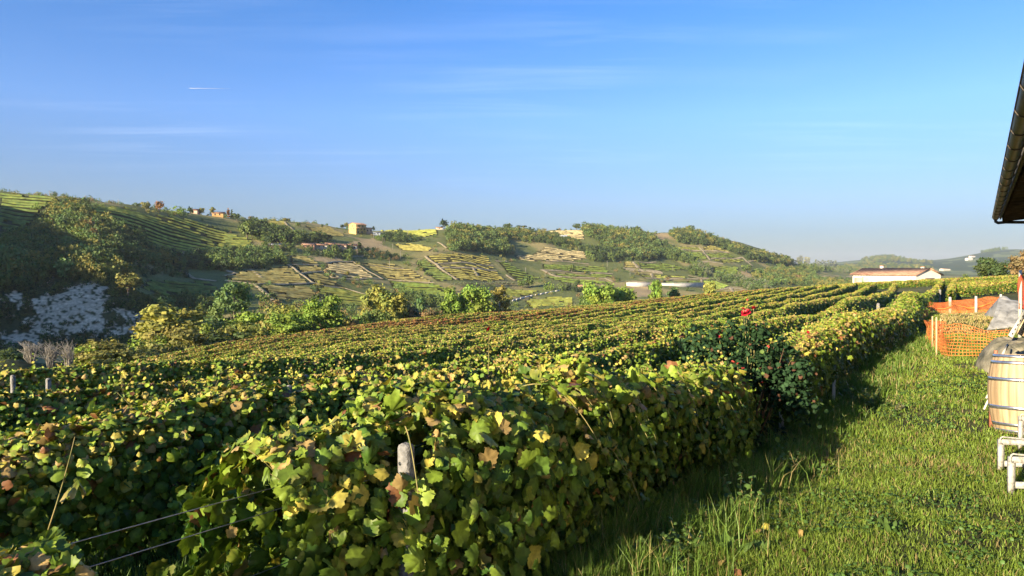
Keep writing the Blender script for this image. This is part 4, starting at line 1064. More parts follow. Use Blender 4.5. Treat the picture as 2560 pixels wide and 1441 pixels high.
for q, (k_, c_, px_, yb_, yt_, w_, lb_) in enumerate(FAR):
    g = hits([(px_, yb_)], 195)[0]
    hgt = (yb_ - yt_) / F * g[1] * 1.02; far = g[1] > 330
    place_tree(k_, c_, g - [0, 0, .2], hgt, w_ / F * g[1], lb_, 700 if not far else 320, .085 if not far else .12, "loose pair of slim poplars" if k_ == "poplar" and w_ == 6 else None, q % 4, 0)
for q, px_ in enumerate((2039, 2045, 2051, 2057, 2063, 2070, 2077, 2083, 2089)):
    g = hits([(px_, 672)], 195)[0]
    place_tree("poplar", "grey", g, (672 - (649 + (q * 7) % 5)) / F * g[1], 7 / F * g[1], "poplar standing in the long row beyond the hill end", 200, .07, "row of poplars beyond the hill end", q % 3, 0, parts=False)
for q, (px_, py_) in enumerate([(1140 + 11 * i, 716 - 1.5 * math.sin(i * .9) - (i * .25)) for i in range(14)]):
    g = hits([(px_, py_)], 195)[0]
    place_tree("round", "grey", g, 9.5 / F * g[1], 12 / F * g[1], "silvery olive tree in the row under the golden vineyard", 200, .14, "row of olive trees under the golden vineyard", q % 3, 0, parts=False)

# ------------------------------------------------------------------ woods that read as one mass
WOODS = [
    ("wood", c1((0, 600), (60, 470), (240, 400), (330, 260), (480, 215), (600, 225), (690, 330), (830, 400), (1030, 440), (1050, 560), (1230, 600), (1250, 660), (1000, 640), (800, 640), (900, 760), (780, 800), (560, 770), (400, 740), (190, 850), (0, 860)), 4.2, (6, 10), ["dark", "mid", "olive", "feather", "dark"], "dark mixed wood filling the gully above the clay cliff"),
    ("wood", c1((1050, 560), (1400, 590), (1640, 540), (1830, 560), (2050, 600), (2050, 640), (1700, 690), (1300, 670)), 4.0, (5, 9), ["dark", "mid", "deep", "feather"], "hedge belt wood crossing the slope below the terraced vineyard"),
    ("wood", c2((130, 330), (260, 230), (560, 300), (700, 350), (800, 390), (1030, 400), (1080, 430), (780, 450), (400, 440), (300, 380)), 4.5, (6, 10), ["deep", "dark", "mid"], "dark wood above the long tiled farmstead"),
    ("wood", c2((380, 480), (700, 500), (760, 540), (1180, 530), (1280, 500), (1330, 540), (1280, 600), (1100, 590), (900, 560), (640, 530), (440, 545)), 4.5, (4, 8), ["dark", "mid", "deep", "feather"], "shrubbery in front of the long tiled farmstead"),
    ("wood", c2((1330, 500), (1480, 500), (1700, 560), (1780, 600), (1740, 620), (1500, 590), (1340, 570)), 4.0, (3, 6), ["deep", "dark", "brown"], "dark shrub belt sloping from the farmstead"),
    ("wood", c2((1500, 400), (1700, 330), (1880, 370), (1990, 400), (1900, 425), (1600, 420)), 4.5, (4, 7), ["deep", "dark", "mid"], "small dark wood below the pink house"),
    ("wood", c3((460, 300), (540, 170), (640, 140), (840, 170), (900, 230), (1050, 330), (1130, 470), (1050, 490), (850, 450), (490, 440)), 5.0, (8, 13), ["mid", "dark", "olive", "feather", "mid"], "central wood tumbling from the skyline cottage to the golden vineyard"),
    ("wood", c3((960, 240), (1200, 240), (1480, 270), (1660, 310), (1800, 370), (1820, 440), (1640, 400), (1300, 350), (1000, 300)), 5.5, (6, 10), ["mid", "dark", "dark", "olive"], "trees round the skyline houses right under the umbrella pines"),
    ("wood", c3((1830, 220), (1900, 190), (2060, 230), (2300, 260), (2560, 300), (2560, 530), (2200, 540), (2190, 440), (2060, 400), (1960, 330), (1850, 300)), 6.5, (10, 15), ["mid", "mid", "dark", "olive", "feather"], "big ridge wood beside the straw terraces"),
    ("wood", c3((1840, 420), (1980, 420), (2190, 450), (2240, 490), (2140, 550), (1900, 540)), 6.0, (8, 12), ["deep", "dark", "mid"], "dark wood tongue below the big ridge wood"),
    ("wood", c4((0, 230), (250, 260), (420, 300), (560, 390), (700, 450), (700, 500), (420, 430), (150, 440), (0, 400)), 6.0, (9, 13), ["mid", "dark", "feather", "dark"], "wood between the bare ochre hilltop and the green blocks"),
    ("wood", c4((450, 190), (620, 150), (760, 200), (900, 250), (1100, 320), (1300, 380), (1500, 430), (1690, 490), (1640, 520), (1450, 480), (1250, 440), (1080, 370), (930, 310), (780, 300), (560, 290)), 6.5, (10, 15), ["dark", "mid", "dark", "olive"], "dark wood along the last summit and its falling crest"),
    ("wood", c4((690, 490), (850, 530), (870, 620), (700, 600), (640, 560)), 6.0, (7, 10), ["dark", "mid", "grey"], "clump of trees over the long concrete wall"),
    ("wood", c4((930, 600), (1060, 610), (1260, 650), (1500, 700), (1480, 770), (1250, 760), (1080, 690), (920, 650)), 6.0, (6, 10), ["feather", "mid", "dark", "grey"], "loose wood at the hill foot past the concrete wall"),
    ("wood", c4((1280, 570), (1640, 540), (1880, 530), (1960, 650), (2310, 680), (2300, 740), (1900, 740), (1700, 700), (1480, 700), (1300, 640)), 7.0, (6, 11), ["feather", "mid", "dark", "olive"], "scattered trees on the valley floor before the tiled farmhouse"),
    ("wood", c4((1700, 500), (1880, 510), (2130, 520), (2560, 520), (2560, 560), (2100, 560), (1750, 540)), 11, (10, 16), ["dark", "mid", "grey"], "tree line on the plain under the poplars"),
    ("wood", [(2092, 668), (2160, 664), (2230, 664), (2300, 668), (2340, 676), (2220, 680), (2100, 680)], 13, (14, 22), ["mid", "dark", "olive"], "tree line just behind the tiled farmhouse roof"),
    ("wood", c3((0, 840), (180, 880), (430, 960), (430, 1010), (100, 1000), (0, 980)), 5.0, (4, 8), ["mid", "feather", "dark"], "valley thicket under the shaded terraces"),
    ("wood", c3((1640, 790), (1830, 800), (1830, 850), (1700, 850)), 4.5, (3, 6), ["deep", "dark"], "dark thicket by the stone barn"),
    ("wood", c1((760, 640), (1000, 655), (1340, 690), (1350, 735), (1000, 720), (800, 700)), 4.0, (2.5, 5), ["dark", "mid", "deep"], "low scrub strip above the dark vineyard by the cliff top"),
    ("wood", c1((1060, 890), (1300, 880), (1600, 910), (1600, 1000), (1150, 970)), 4.2, (4, 7), ["feather", "mid", "dark"], "blue green thicket in the valley behind the locust tree"),
    ("wood", [(2448, 629), (2495, 620), (2527, 617), (2527, 622), (2480, 631)], 26, (16, 24), ["dark", "mid"], "dark wood line on the distant hazy hilltop"),
    ("wood", [(2150, 653), (2222, 641), (2262, 650), (2330, 656), (2330, 660), (2240, 655), (2160, 660)], 34, (16, 26), ["dark", "mid", "olive"], "woods on the small distant hazy hill"),
]
def make_wood(name, poly, spacing, hr, cols, label, seed, n=340, leaf=.085):
    rng = np.random.default_rng(seed)
    g = hits(poly, 196)
    x0, x1, y0, y1 = g[:, 0].min(), g[:, 0].max(), g[:, 1].min(), g[:, 1].max()
    gx = np.arange(x0, x1, spacing); gy = np.arange(y0, y1, spacing)
    X, Y = np.meshgrid(gx, gy); X = (X + rng.uniform(-.45, .45, X.shape) * spacing).ravel(); Y = (Y + rng.uniform(-.45, .45, Y.shape) * spacing).ravel()
    ok = inpoly(X, Y, g); X, Y = X[ok], Y[ok]
    if len(X) > 520:
        s = rng.choice(len(X), 520, replace=False); X, Y = X[s], Y[s]
    Z = H(X, Y); Vs, Ts, Cs = [], [], []; b = 0
    for i in range(len(X)):
        kind = ["round", "round", "tall", "feather", "bush", "round", "feather"][int(rng.integers(0, 7))]
        V, T, Cc, _ = crown(kind, n, leaf, int(rng.integers(0, 4)))
        h = rng.uniform(*hr) * (0.7 if kind == "bush" else 1); w = h * rng.uniform(.75, 1.05) * (0.8 if kind == "bush" else 1)
        a = rng.random() * 6.28; R = np.array([[math.cos(a), -math.sin(a)], [math.sin(a), math.cos(a)]])
        q = V.copy(); q[:, :2] = q[:, :2] @ R.T * w; q[:, 2] = q[:, 2] * h - .18 * h
        Vs.append(q + [X[i], Y[i], Z[i]]); Ts.append(T + b); b += len(V)
        Cs.append(Cc * np.array(TC[cols[int(rng.integers(0, len(cols)))]]) * rng.uniform(.8, 1.2))
    if not Vs: return
    tag(mesh(name, np.vstack(Vs), [np.vstack(Ts)], M_FOL, None, np.vstack(Cs)), label, "wood", "woods on the far hillside", "stuff")
for k, (nm_, pl_, sp_, hr_, cl_, lb_) in enumerate(WOODS):
    make_wood(nm_, pl_, sp_, hr_, cl_, lb_, 300 + k)

# loose scrub and hedgerow bushes between the fields
def scrub():
    rng = np.random.default_rng(88)
    n = 5200
    r = np.exp(rng.uniform(math.log(250), math.log(1150), n)); az = np.radians(rng.uniform(-37, 24, n)); x = r * np.sin(az); y = r * np.cos(az)
    ok = fbm(x / 45, y / 45, 202, 3) > .44
    for pxy in FIELD_XY: ok &= ~inpoly(x, y, pxy)
    for pxy in BARE_XY: ok &= ~inpoly(x, y, pxy)
    x, y = x[ok], y[ok]
    if len(x) > 1700: x, y = x[:1700], y[:1700]
    z = H(x, y); Vs, Ts, Cs = [], [], []; b = 0
    for i in range(len(x)):
        V, T, Cc, _ = crown("bush" if rng.random() < .7 else "round", 120, .15, int(rng.integers(0, 4)))
        h = rng.uniform(1.8, 5.0); Vs.append(V * [h * .9, h * .9, h] + [x[i], y[i], z[i] - .15 * h]); Ts.append(T + b); b += len(V)
        Cs.append(Cc * np.array(TC[["dark", "mid", "olive", "feather", "brown", "mid"][int(rng.integers(0, 6))]]))
    tag(mesh("hillside_scrub", np.vstack(Vs), [np.vstack(Ts)], M_FOL, None, np.vstack(Cs)), "loose scrub along field edges of the far hillside", "scrub", None, "stuff")
scrub()

# shrubs clinging to the clay cliff (between and around the bare faces)
def cliff_shrubs():
    rng = np.random.default_rng(77)
    n = 5200
    az = np.radians(rng.uniform(-40, -25.5, n)); y = rng.uniform(196, 236, n)
    x = y * np.tan(az); z = H(x, y); qx, qy = project(np.stack([x, y, z], -1))
    bare = np.zeros(n, bool)
    for pl in CLIFF: bare |= inpoly(qx + rng.normal(0, 7, n), qy + rng.normal(0, 5, n), pl)
    keep = (~bare | (rng.random(n) < .05)) & (qx < 420)
    x, y, z, bare = x[keep], y[keep], z[keep], bare[keep]
    if len(x) > 820: s = rng.choice(len(x), 820, replace=False); x, y, z, bare = x[s], y[s], z[s], bare[s]
    Vs, Ts, Cs = [], [], []; b = 0
    for i in range(len(x)):
        V, T, Cc, _ = crown("bush", 110, .17, int(rng.integers(0, 4)))
        h = rng.uniform(1.2, 3.0) * (.4 if bare[i] else 1)
        Vs.append(V * [h * .9, h * .9, h] + [x[i], y[i], z[i] - .2 * h]); Ts.append(T + b); b += len(V)
        Cs.append(Cc * np.array(TC[["dark", "deep", "mid", "dark"][int(rng.integers(0, 4))]]))
    tag(mesh("cliff_shrubbery", np.vstack(Vs), [np.vstack(Ts)], M_FOL, None, np.vstack(Cs)), "dark shrubbery clinging to the pale clay cliff", "shrubs", None, "stuff")
cliff_shrubs()

# ------------------------------------------------------------------ buildings on the far hillside
M_ROOF = noise_mat("terracotta_tiles", (0.25, 0.135, 0.088), (0.40, 0.25, 0.17), 1.2, 0.9, 0.3, 5, 0.2, stretch=(1, 1, 1))
M_ROOFB = noise_mat("weathered_terracotta", (0.30, 0.15, 0.085), (0.50, 0.29, 0.16), 1.6, 0.9, 0.3, 5, 0.2)
M_YEL = noise_mat("ochre_plaster", (0.44, 0.31, 0.11), (0.52, 0.38, 0.15), 0.6, 0.9)
M_ORG = noise_mat("orange_plaster", (0.46, 0.27, 0.11), (0.54, 0.33, 0.14), 0.6, 0.9)
M_PINK = noise_mat("pink_plaster", (0.52, 0.36, 0.26), (0.60, 0.44, 0.33), 0.6, 0.9)
M_WHITE = noise_mat("white_plaster", (0.46, 0.44, 0.40), (0.56, 0.54, 0.50), 0.8, 0.9)
M_CREAM = noise_mat("cream_plaster", (0.47, 0.42, 0.34), (0.56, 0.51, 0.42), 0.5, 0.9, 0.1, 6)
M_BRICK = noise_mat("old_brick", (0.24, 0.13, 0.09), (0.36, 0.22, 0.15), 2.0, 0.9)
M_BLUE = noise_mat("pale_blue_plaster", (0.42, 0.47, 0.56), (0.52, 0.56, 0.63), 0.6, 0.9)
M_GLASS = noise_mat("dark_window", (0.02, 0.022, 0.025), (0.05, 0.055, 0.06), 1, 0.2)
M_SLATE = noise_mat("grey_sheet_roof", (0.24, 0.25, 0.27), (0.36, 0.37, 0.39), 0.8, 0.6)
M_GREENSH = noise_mat("green_shutter", (0.30, 0.42, 0.27), (0.36, 0.48, 0.32), 3, 0.7)
M_DARKWOOD = noise_mat("dark_timber", (0.045, 0.028, 0.017), (0.11, 0.068, 0.04), 6, 0.8, 0.4, None, 0.2, stretch=(1, 8, 8))

def gabled_house(name, label, cat, base, rz, L, D, hw, pitch, wallm, roofm, wins=(), gwins=(), balcony=False, over=.5, hip=False, chimney=(), shutters=None, base_depth=2.0):
    """long axis along local x; front long wall at local -y; windows: (x along, z, w, h)"""
    r = empty(name, base, rz); tag(r, label, cat)
    rh = D / 2 * pitch
    w = MB()
    prof = [(-D / 2, -base_depth), (D / 2, -base_depth), (D / 2, hw), (0, hw + rh), (-D / 2, hw)]
    V = [(x, y, z) for x in (-L / 2, L / 2) for y, z in prof]
    w.add(V, [[0, 1, 6, 5], [1, 2, 7, 6], [4, 0, 5, 9]], [])
    w.add(V, None, [[0, 2, 1], [0, 4, 2], [4, 3, 2], [5, 6, 7], [5, 7, 9], [9, 7, 8]])
    w.build("wall", wallm, r)
    ro = MB(); t = .22; o2 = over
    for s in (-1, 1):
        e = np.array([0, s * (D / 2 + o2), hw - o2 * pitch]); a = np.array([0, 0, hw + rh])
        xs = (-L / 2 - over, L / 2 + over); xr = (-L / 2 + (D / 2 if hip else -over), L / 2 - (D / 2 if hip else -over))
        q = [(xs[0], e[1], e[2]), (xs[1], e[1], e[2]), (xr[1], 0, a[2]), (xr[0], 0, a[2])]
        V = q + [(p[0], p[1], p[2] + t) for p in q]
        ro.add(V, [[0, 1, 2, 3], [4, 7, 6, 5], [0, 4, 5, 1], [3, 2, 6, 7], [1, 5, 6, 2], [0, 3, 7, 4]])
        n = max(6, int(L / 1.1)) if L < 26 else 0
        for i in range(n + 1):                                   # tile ribs down the slope
            f = i / max(n, 1); x0 = xs[0] + (xs[1] - xs[0]) * f; x1 = xr[0] + (xr[1] - xr[0]) * f
            if n: ro.tube([(x0, e[1], e[2] + t + .03), (x1, 0, a[2] + t + .03)], .09, 5)
    if hip:
        for s in (-1, 1):
            V = [(s * (L / 2 + over), -(D / 2 + o2), hw - o2 * pitch + .1), (s * (L / 2 + over), D / 2 + o2, hw - o2 * pitch + .1), (s * (L / 2 - D / 2), 0, hw + rh + .1)]
            ro.add(V, None, [[0, 1, 2] if s > 0 else [0, 2, 1]])
    ro.build("roof", roofm, r)
    for (x, z, ww, hh) in wins:
        f = MB().box((x, -D / 2 - .02, z), ww, .12, hh).build("window", M_GLASS if shutters is None else shutters, r)
        MB().box((x, -D / 2 - .07, z - hh / 2 - .08), ww + .3, .22, .12).build("sill", wallm, f)
    for (s, y, z, ww, hh) in gwins:
        MB().box((s * (L / 2 + .02), y, z), .12, ww, hh).build("window", M_GLASS, r)
    if balcony:
        b = MB().box((0, -D / 2 - .7, hw * .63), L, 1.4, .22); b.build("balcony", M_PINK, r)
        rl = MB()
        rl.box((0, -D / 2 - 1.38, hw * .63 + .95), L, .06, .08)
        for i in range(int(L / .9)): rl.box((-L / 2 + .45 + i * .9, -D / 2 - 1.38, hw * .63 + .5), .06, .05, .9)
        rl.build("railing", M_DARKWOOD, r)
    for (x, y, hh) in chimney:
        c = MB().box((x, y, hw + rh * .6 + hh / 2), .8, .8, hh + rh * .8); ch = c.build("chimney", wallm, r)
        MB().box((x, y, hw + rh * .6 + hh + rh * .4 + .1), 1.1, 1.1, .2).build("cap", roofm, ch)
    return r
def hb(px, py): return hits([(px, py)], 195)[0]
def pxm(g, n): return n / F * g[1]
g = hb(894, 585)
gabled_house("villa", "tall yellow house with red roof and balconies on the skyline", "house", g, math.radians(56), pxm(g, 34), pxm(g, 26), pxm(g, 22), .35, M_YEL, M_ROOF,
             [(-4, 4.2, 1.2, 1.8), (0, 4.2, 1.2, 1.8), (4, 4.2, 1.2, 1.8), (-4, 1.4, 1.6, 2.2), (1, 1.4, 1.6, 2.2), (-3, 7, 1.4, 1.6), (2, 7, 1.4, 1.6)], [(-1, -1.5, 4.5, .9, 1.3), (-1, 1.8, 4.5, .9, 1.3), (-1, 0, 7, .9, 1.2)], True)
g = hb(921, 585)
gabled_house("cottage", "pink house tucked against the tall yellow house", "house", g, math.radians(30), pxm(g, 16), pxm(g, 12), pxm(g, 13), .35, M_PINK, M_ROOFB, [(-1.5, 3, 1, 1.4), (1.5, 3, 1, 1.4)])
g = hb(941, 588)
gabled_house("shed", "low grey roofed shed below the pink house", "shed", g, math.radians(25), pxm(g, 18), pxm(g, 8), pxm(g, 6), .2, M_BLUE, M_SLATE, [(-2, 1.3, 1, 1.2), (1, 1.3, 1, 1.2)])
for (px, py, Lp, hp, wm, rm, lb) in [(772, 621, 30, 8, M_BRICK, M_ROOF, "brick end wing of the long tiled farmstead"), (800, 622, 36, 8, M_CREAM, M_ROOFB, "long low middle wing of the tiled farmstead"), (826, 622, 24, 10, M_PINK, M_ROOFB, "raised middle house of the tiled farmstead"),
                                     (850, 622, 34, 8, M_PINK, M_ROOFB, "pink low wing of the tiled farmstead"), (877, 624, 30, 9, M_WHITE, M_ROOFB, "white end house of the tiled farmstead")]:
    g = hb(px, py)
    gabled_house("farm_building", lb, "farm building", g, math.radians(RNG.uniform(4, 14)), pxm(g, Lp), 8, pxm(g, hp), .32, wm, rm, [(i, 1.6, .9, 1.3) for i in (-3, 0, 3)])
g = hb(690, 618); gabled_house("shed", "long grey roofed shed beside the farmstead approach", "shed", g, .12, pxm(g, 36), 8, pxm(g, 5), .2, M_BRICK, M_SLATE)
g = hb(712, 621); gabled_house("shed", "small white shed half hidden by shrubs near the farmstead", "shed", g, .1, pxm(g, 16), 6, pxm(g, 5), .2, M_WHITE, M_SLATE)
g = hb(547, 531); gabled_house("villa", "orange villa with tiled roof on the ridge beside cypresses", "house", g, .2, pxm(g, 26), 9, pxm(g, 8), .3, M_ORG, M_ROOF, [(-2, 1.8, 1, 1.4), (1.5, 1.8, 1, 1.4)])
g = hb(489, 533); gabled_house("cottage", "half hidden tiled house among the ridge trees", "house", g, .1, pxm(g, 16), 8, pxm(g, 8), .3, M_PINK, M_ROOF, [(-1, 1.8, 1, 1.4)])
g = hb(1098, 568); gabled_house("cottage", "little pale cottage under the dark skyline tree", "house", g, .2, pxm(g, 15), 7, pxm(g, 4), .3, M_CREAM, M_ROOFB, [(0, 1.5, 1, 1.2)])
g = hb(1340, 592); gabled_house("cottage", "pink house among trees under the umbrella pines", "house", g, .1, pxm(g, 20), 9, pxm(g, 7), .3, M_PINK, M_ROOFB, [(-3, 2, 1, 1.4), (2, 2, 1, 1.4)])
g = hb(1408, 598); gabled_house("cottage", "pale blue house with flat grey roof on the upper slope", "house", g, .15, pxm(g, 16), 9, pxm(g, 9), .12, M_BLUE, M_SLATE, [(-2, 2.4, 1, 1.4), (2, 2.4, 1, 1.4)])
g = hb(1904, 706); gabled_house("shed", "small white shed among trees on the valley floor", "shed", g, .05, pxm(g, 15), 6, pxm(g, 6), .15, M_WHITE, M_WHITE)
g = hb(1925, 705); gabled_house("shed", "tiny pale shed beside the small white shed", "shed", g, .05, pxm(g, 12), 5, pxm(g, 4), .15, M_CREAM, M_SLATE)
g = hb(1457, 724); gabled_house("barn", "dark stone barn beside the valley road", "barn", g, .3, pxm(g, 20), 8, pxm(g, 7), .3, M_BRICK, M_ROOFB, [(0, 1.4, 2, 2)])
g = hb(1480, 724); gabled_house("barn", "low ochre barn beside the dark stone barn", "barn", g, .2, pxm(g, 16), 8, pxm(g, 5), .3, M_CREAM, M_ROOFB)
g = hb(2422, 651); gabled_house("villa", "white house on the distant hazy hill", "house", g, .2, pxm(g, 13), 20, pxm(g, 5), .2, M_WHITE, M_ROOFB)
g = hb(2430, 644); gabled_house("villa", "white house higher up the distant hazy hill", "house", g, .2, pxm(g, 11), 20, pxm(g, 3), .2, M_WHITE, M_ROOFB)
g = hb(2362, 677); gabled_house("villa", "row house seen as a pale streak at the distant hill foot", "house", g, .2, pxm(g, 20), 20, pxm(g, 4), .2, M_CREAM, M_ROOFB)
M_CONCP = noise_mat('pale_concrete', (0.36, 0.35, 0.33), (0.48, 0.46, 0.43), 0.5, .9)
for q, (a, b) in enumerate([((1566, 715), (1624, 717)), ((1654, 714), (1757, 720))]):
    g0, g1 = hb(*a), hb(*b); c = (g0 + g1) / 2; L = float(np.linalg.norm((g1 - g0)[:2])); an = math.atan2(g1[1] - g0[1], g1[0] - g0[0])
    r = empty("retaining_wall", c, an); tag(r, ["shorter length of far pale concrete wall, before the young tree", "longer length of far pale concrete wall, past the young tree"][q], "wall", "far concrete wall")
    MB().box((0, 0, 1.0), L, .6, 4.6).build("wall", M_CONCP, r); MB().box((0, -.1, 3.45), L + .2, 1.0, .35).build("coping", M_SLATE, r)
# road parapet with gaps
gp = hits(c3((1120, 938), (1200, 915), (1300, 890), (1400, 870), (1500, 850), (1600, 832)), 195)
r = empty("road_parapet", gp[2]); tag(r, "white road parapet in short lengths above the pale striped field", "parapet")
for a, b in zip(gp[:-1], gp[1:]):
    for f0, f1 in ((.03, .42), (.52, .93)):
        p0 = a + (b - a) * f0 - gp[2]; p1 = a + (b - a) * f1 - gp[2]; MB().beam(p0 + [0, 0, .5], p1 + [0, 0, .5], .3, 1.0).build("wall_length", M_WHITE, r)
# the valley road beside it
g = gp.copy(); V = []
for p in g: V += [p + [-1.2, 2.2, .3], p + [1.2, 5.2, .5]]
V = np.array(V); V[:, 2] = H(V[:, 0], V[:, 1]) + .35
tag(mesh("valley_road", V, [np.array([[2 * i, 2 * i + 1, 2 * i + 3, 2 * i + 2] for i in range(len(g) - 1)])], noise_mat("asphalt", (.12, .12, .12), (.2, .2, .2), 1)), kind="structure")

# utility poles
def pole(px, yb, yt, label, y0=195, rad=.16):
    g = hits([(px, yb)], y0)[0]; h = (yb - yt) / F * g[1]
    r = empty("utility_pole", g); tag(r, label, "utility pole", "utility poles on the hillside")
    MB().tube([(0, 0, -.5), (0, 0, h)], [rad, rad * .7], 8).build("pole", M_PALE, r)
    MB().beam((-.9, 0, h - .5), (.9, 0, h - .5), .14, .14).build("crossarm", M_TRUNK, r)
for a in [(124, 491, 477, "thin pole on the skyline beside the pale gully track"), (214, 505, 489, "thin pole on the skyline between track and ridge trees"), (296, 512, 500, "thin pole on the skyline closest to the ridge trees"),
          (369, 528, 503, "thin pole in front of the first ridge tree"), (893, 641, 622, "pole at the end of the farmstead shrubbery"), (934, 595, 586, "pole under the pink house"), (982, 625, 610, "pole on the spur below the yellow house"),
          (1001, 650, 629, "tall pole at the crossing of shaded terraces"), (974, 672, 652, "pole over the long brown vineyard"), (1019, 591, 578, "pole in the bright hilltop vineyard"), (1447, 632, 616, "pole beside the dark wood tongue"), (1518, 668, 653, "tall pole above the wide ochre bank"),
          (1314, 680, 669, "pole at the foot of the steep green vineyard"), (1363, 695, 684, "pole over the olive shelf"), (1575, 691, 678, "pole by the striped wedge"), (1682, 678, 664, "pole in the green block above the ochre bank"), (1787, 700, 689, "pole at the end of the wide ochre bank"), (2151, 684, 667, "pole beside the tiled farmhouse roof")]:
    pole(*a)

# contrail far up in the sky
a = P(474, 221, 12000); b = P(575, 222, 12000)
o = MB().tube([a, a * .75 + b * .25, a * .5 + b * .5, b], [2.4, 2.2, 1.6, .6], 12).build("contrail", M_WHITE, smooth=True); tag(o, kind="structure")

# ------------------------------------------------------------------ more vine rows beyond the grass path and in the block beside the farmhouse
def line_row(a, b, label, seed, hf=1.0, group="vine rows of the home vineyard", goldf=0.15):
    a = np.array(a[:2]); b = np.array(b[:2]); n = max(2, int(np.linalg.norm(b - a) / 2)); t = np.linspace(0, 1, n)[:, None]
    return vine_row(a + (b - a) * t, label, group, seed, lambda x, y: np.full(np.shape(x), .06), (), hf, goldf)
def gpt(px, Y): return np.array([(px - W / 2) / F * Y, Y])
def uvp(u, v): return uv2xy(np.array([u]), np.array([v]))[0]
line_row(gpt(2312, 39), gpt(2356, 92), "short vine row end just past the small orange net", 151)
line_row(gpt(2379, 56), gpt(2386, 94), "vine row end between two dark alleys beyond the orange nets", 152)
line_row(gpt(2402, 61), gpt(2640, 66), "bushy vine row seen broadside behind the long orange net", 153, 1.05)
line_row(gpt(2392, 66.5), gpt(2640, 72), "broadside vine row just behind the bushy one, toward the fruit tree", 154)
line_row(gpt(2386, 72), gpt(2640, 78), "broadside vine row two behind the long orange net, toward the fruit tree", 155)
for k in range(8):
    a = gpt(2040 + 12 * k, 96 + 7 * k); a2 = gpt(2640, 112 + 7.5 * k)
    line_row(a, a2, f"{ORD[k]} thin vine row in the far block, counted toward the farmhouse", 160 + k)

# ------------------------------------------------------------------ concrete trellis posts
def concrete_post(px, ytop, Y, wpx, label, hole=False, lean=0.0):
    t = P(px, ytop, Y); zb = h1(t[0], t[1]); h = t[2] - zb; w = wpx / F * Y
    r = empty("concrete_post", (t[0], t[1], zb)); tag(r, label, "post", "concrete posts of the vineyard")
    r.rotation_euler = (lean, lean * .6, -AZR)
    mb = MB(); n = 5
    prof = [(w / 2, -0.3), (w / 2, h - w * .35), (w * .43, h - w * .12), (w * .25, h)]
    th = [(-1, -.8), (-.8, -1), (.8, -1), (1, -.8), (1, .8), (.8, 1), (-.8, 1), (-1, .8)]
    V = [(x * q, y * q * .9, z) for q, z in prof for x, y in th]; m = 8
    Q = [[i * m + j, i * m + (j + 1) % m, (i + 1) * m + (j + 1) % m, (i + 1) * m + j] for i in range(len(prof) - 1) for j in range(m)]
    mb.add(V, Q); k = len(prof) - 1; mb.add([(0, 0, h + .002)] + [V[k * m + j] for j in range(m)], None, [[0, 1 + j, 1 + (j + 1) % m] for j in range(m)])
    mb.build("shaft", M_CONC, r)
    if hole:
        for zz in (h - .085, h - .34):
            MB().tube([(-.012, -w * .455, zz), (-.012, -w * .44, zz)], [w * .15, w * .15], 10).build("wire_hole", M_GLASS, r)
    return r
def rowY(px, v): return v / (DU[0] - DU[1] * (px - W / 2) / F)
V1 = V0
for a in [(1018, 1105, 2.95, 34, "grey weathered concrete post with a wire hole among large leaves", True, .02), (444, 1108, rowY(444, V0 + DVR), 18, "dim grey post sunk in the shaded flank of the second row", False, .03),
          (32, 938, rowY(32, V0 + .25 + 2 * DVR), 10, "pale post top by the picture edge above the third row", False, 0), (121, 946, rowY(121, V0 + .25 + 2 * DVR), 11, "pale post top with dark slots above the third row", False, 0),
          (766, 937, rowY(766, V0 + 2 * DVR), 14, "post with a hooked rounded top standing out of the third row", True, .02), (726, 962, rowY(726, V0 + DVR), 12, "grey post half covered by tan leaves beside the hooked post", False, .02),
          (984, 966, rowY(984, V0 + DVR), 9, "slim grey post in the second row near a dead reddish cane", False, .03), (1497, 926, rowY(1497, V0), 9, "white slotted post sticking out of the crest of the path row", False, .02),
          (2082, 770, 33, 6, "small post between sunlit crests in the middle rows", False, 0), (2141, 763, 40, 8, "stout post ending a row above dark alley shade", False, .03), (2195, 758, 38, 7, "tall leaning post at the sunny alley mouth", False, .05),
          (2245, 744, 40, 6, "post on the last crest before the small orange net", False, 0), (2257, 752, 38, 6, "pale post right over the small orange net", False, 0), (2350, 724, 57, 5, "post in the dark alley past the long orange net", False, 0),
          (2405, 716, 62, 4, "thin post at the corner of the broadside vine row", False, 0), (1820, 755, 60, 4, "tiny white post among reddish crests", False, 0), (1948, 776, 36, 5, "little post low between crests left of the roses", False, 0),
          (2012, 769, 38, 5, "little post beyond the red roses", False, 0)]:
    concrete_post(*a)
# short stubs at the foot of the path row
def stub(px, ytop, Y, wpx, label):
    t = P(px, ytop, Y); zb = h1(t[0], t[1]); w = wpx / F * Y
    r = empty("wooden_stub", (t[0], t[1], zb)); tag(r, label, "stub", None)
    MB().box((0, 0, (t[2] - zb) / 2 - .1), w, w * .7, t[2] - zb + .2, (math.cos(.5), -math.sin(.5), 0)).build("stake", M_CREAM, r)
stub(1954, 1030, 9.2, 11, "pale pinkish stub at the foot of the rose bush")
stub(2085, 950, 11.0, 7, "white stub in the grass under the far part of the path row")

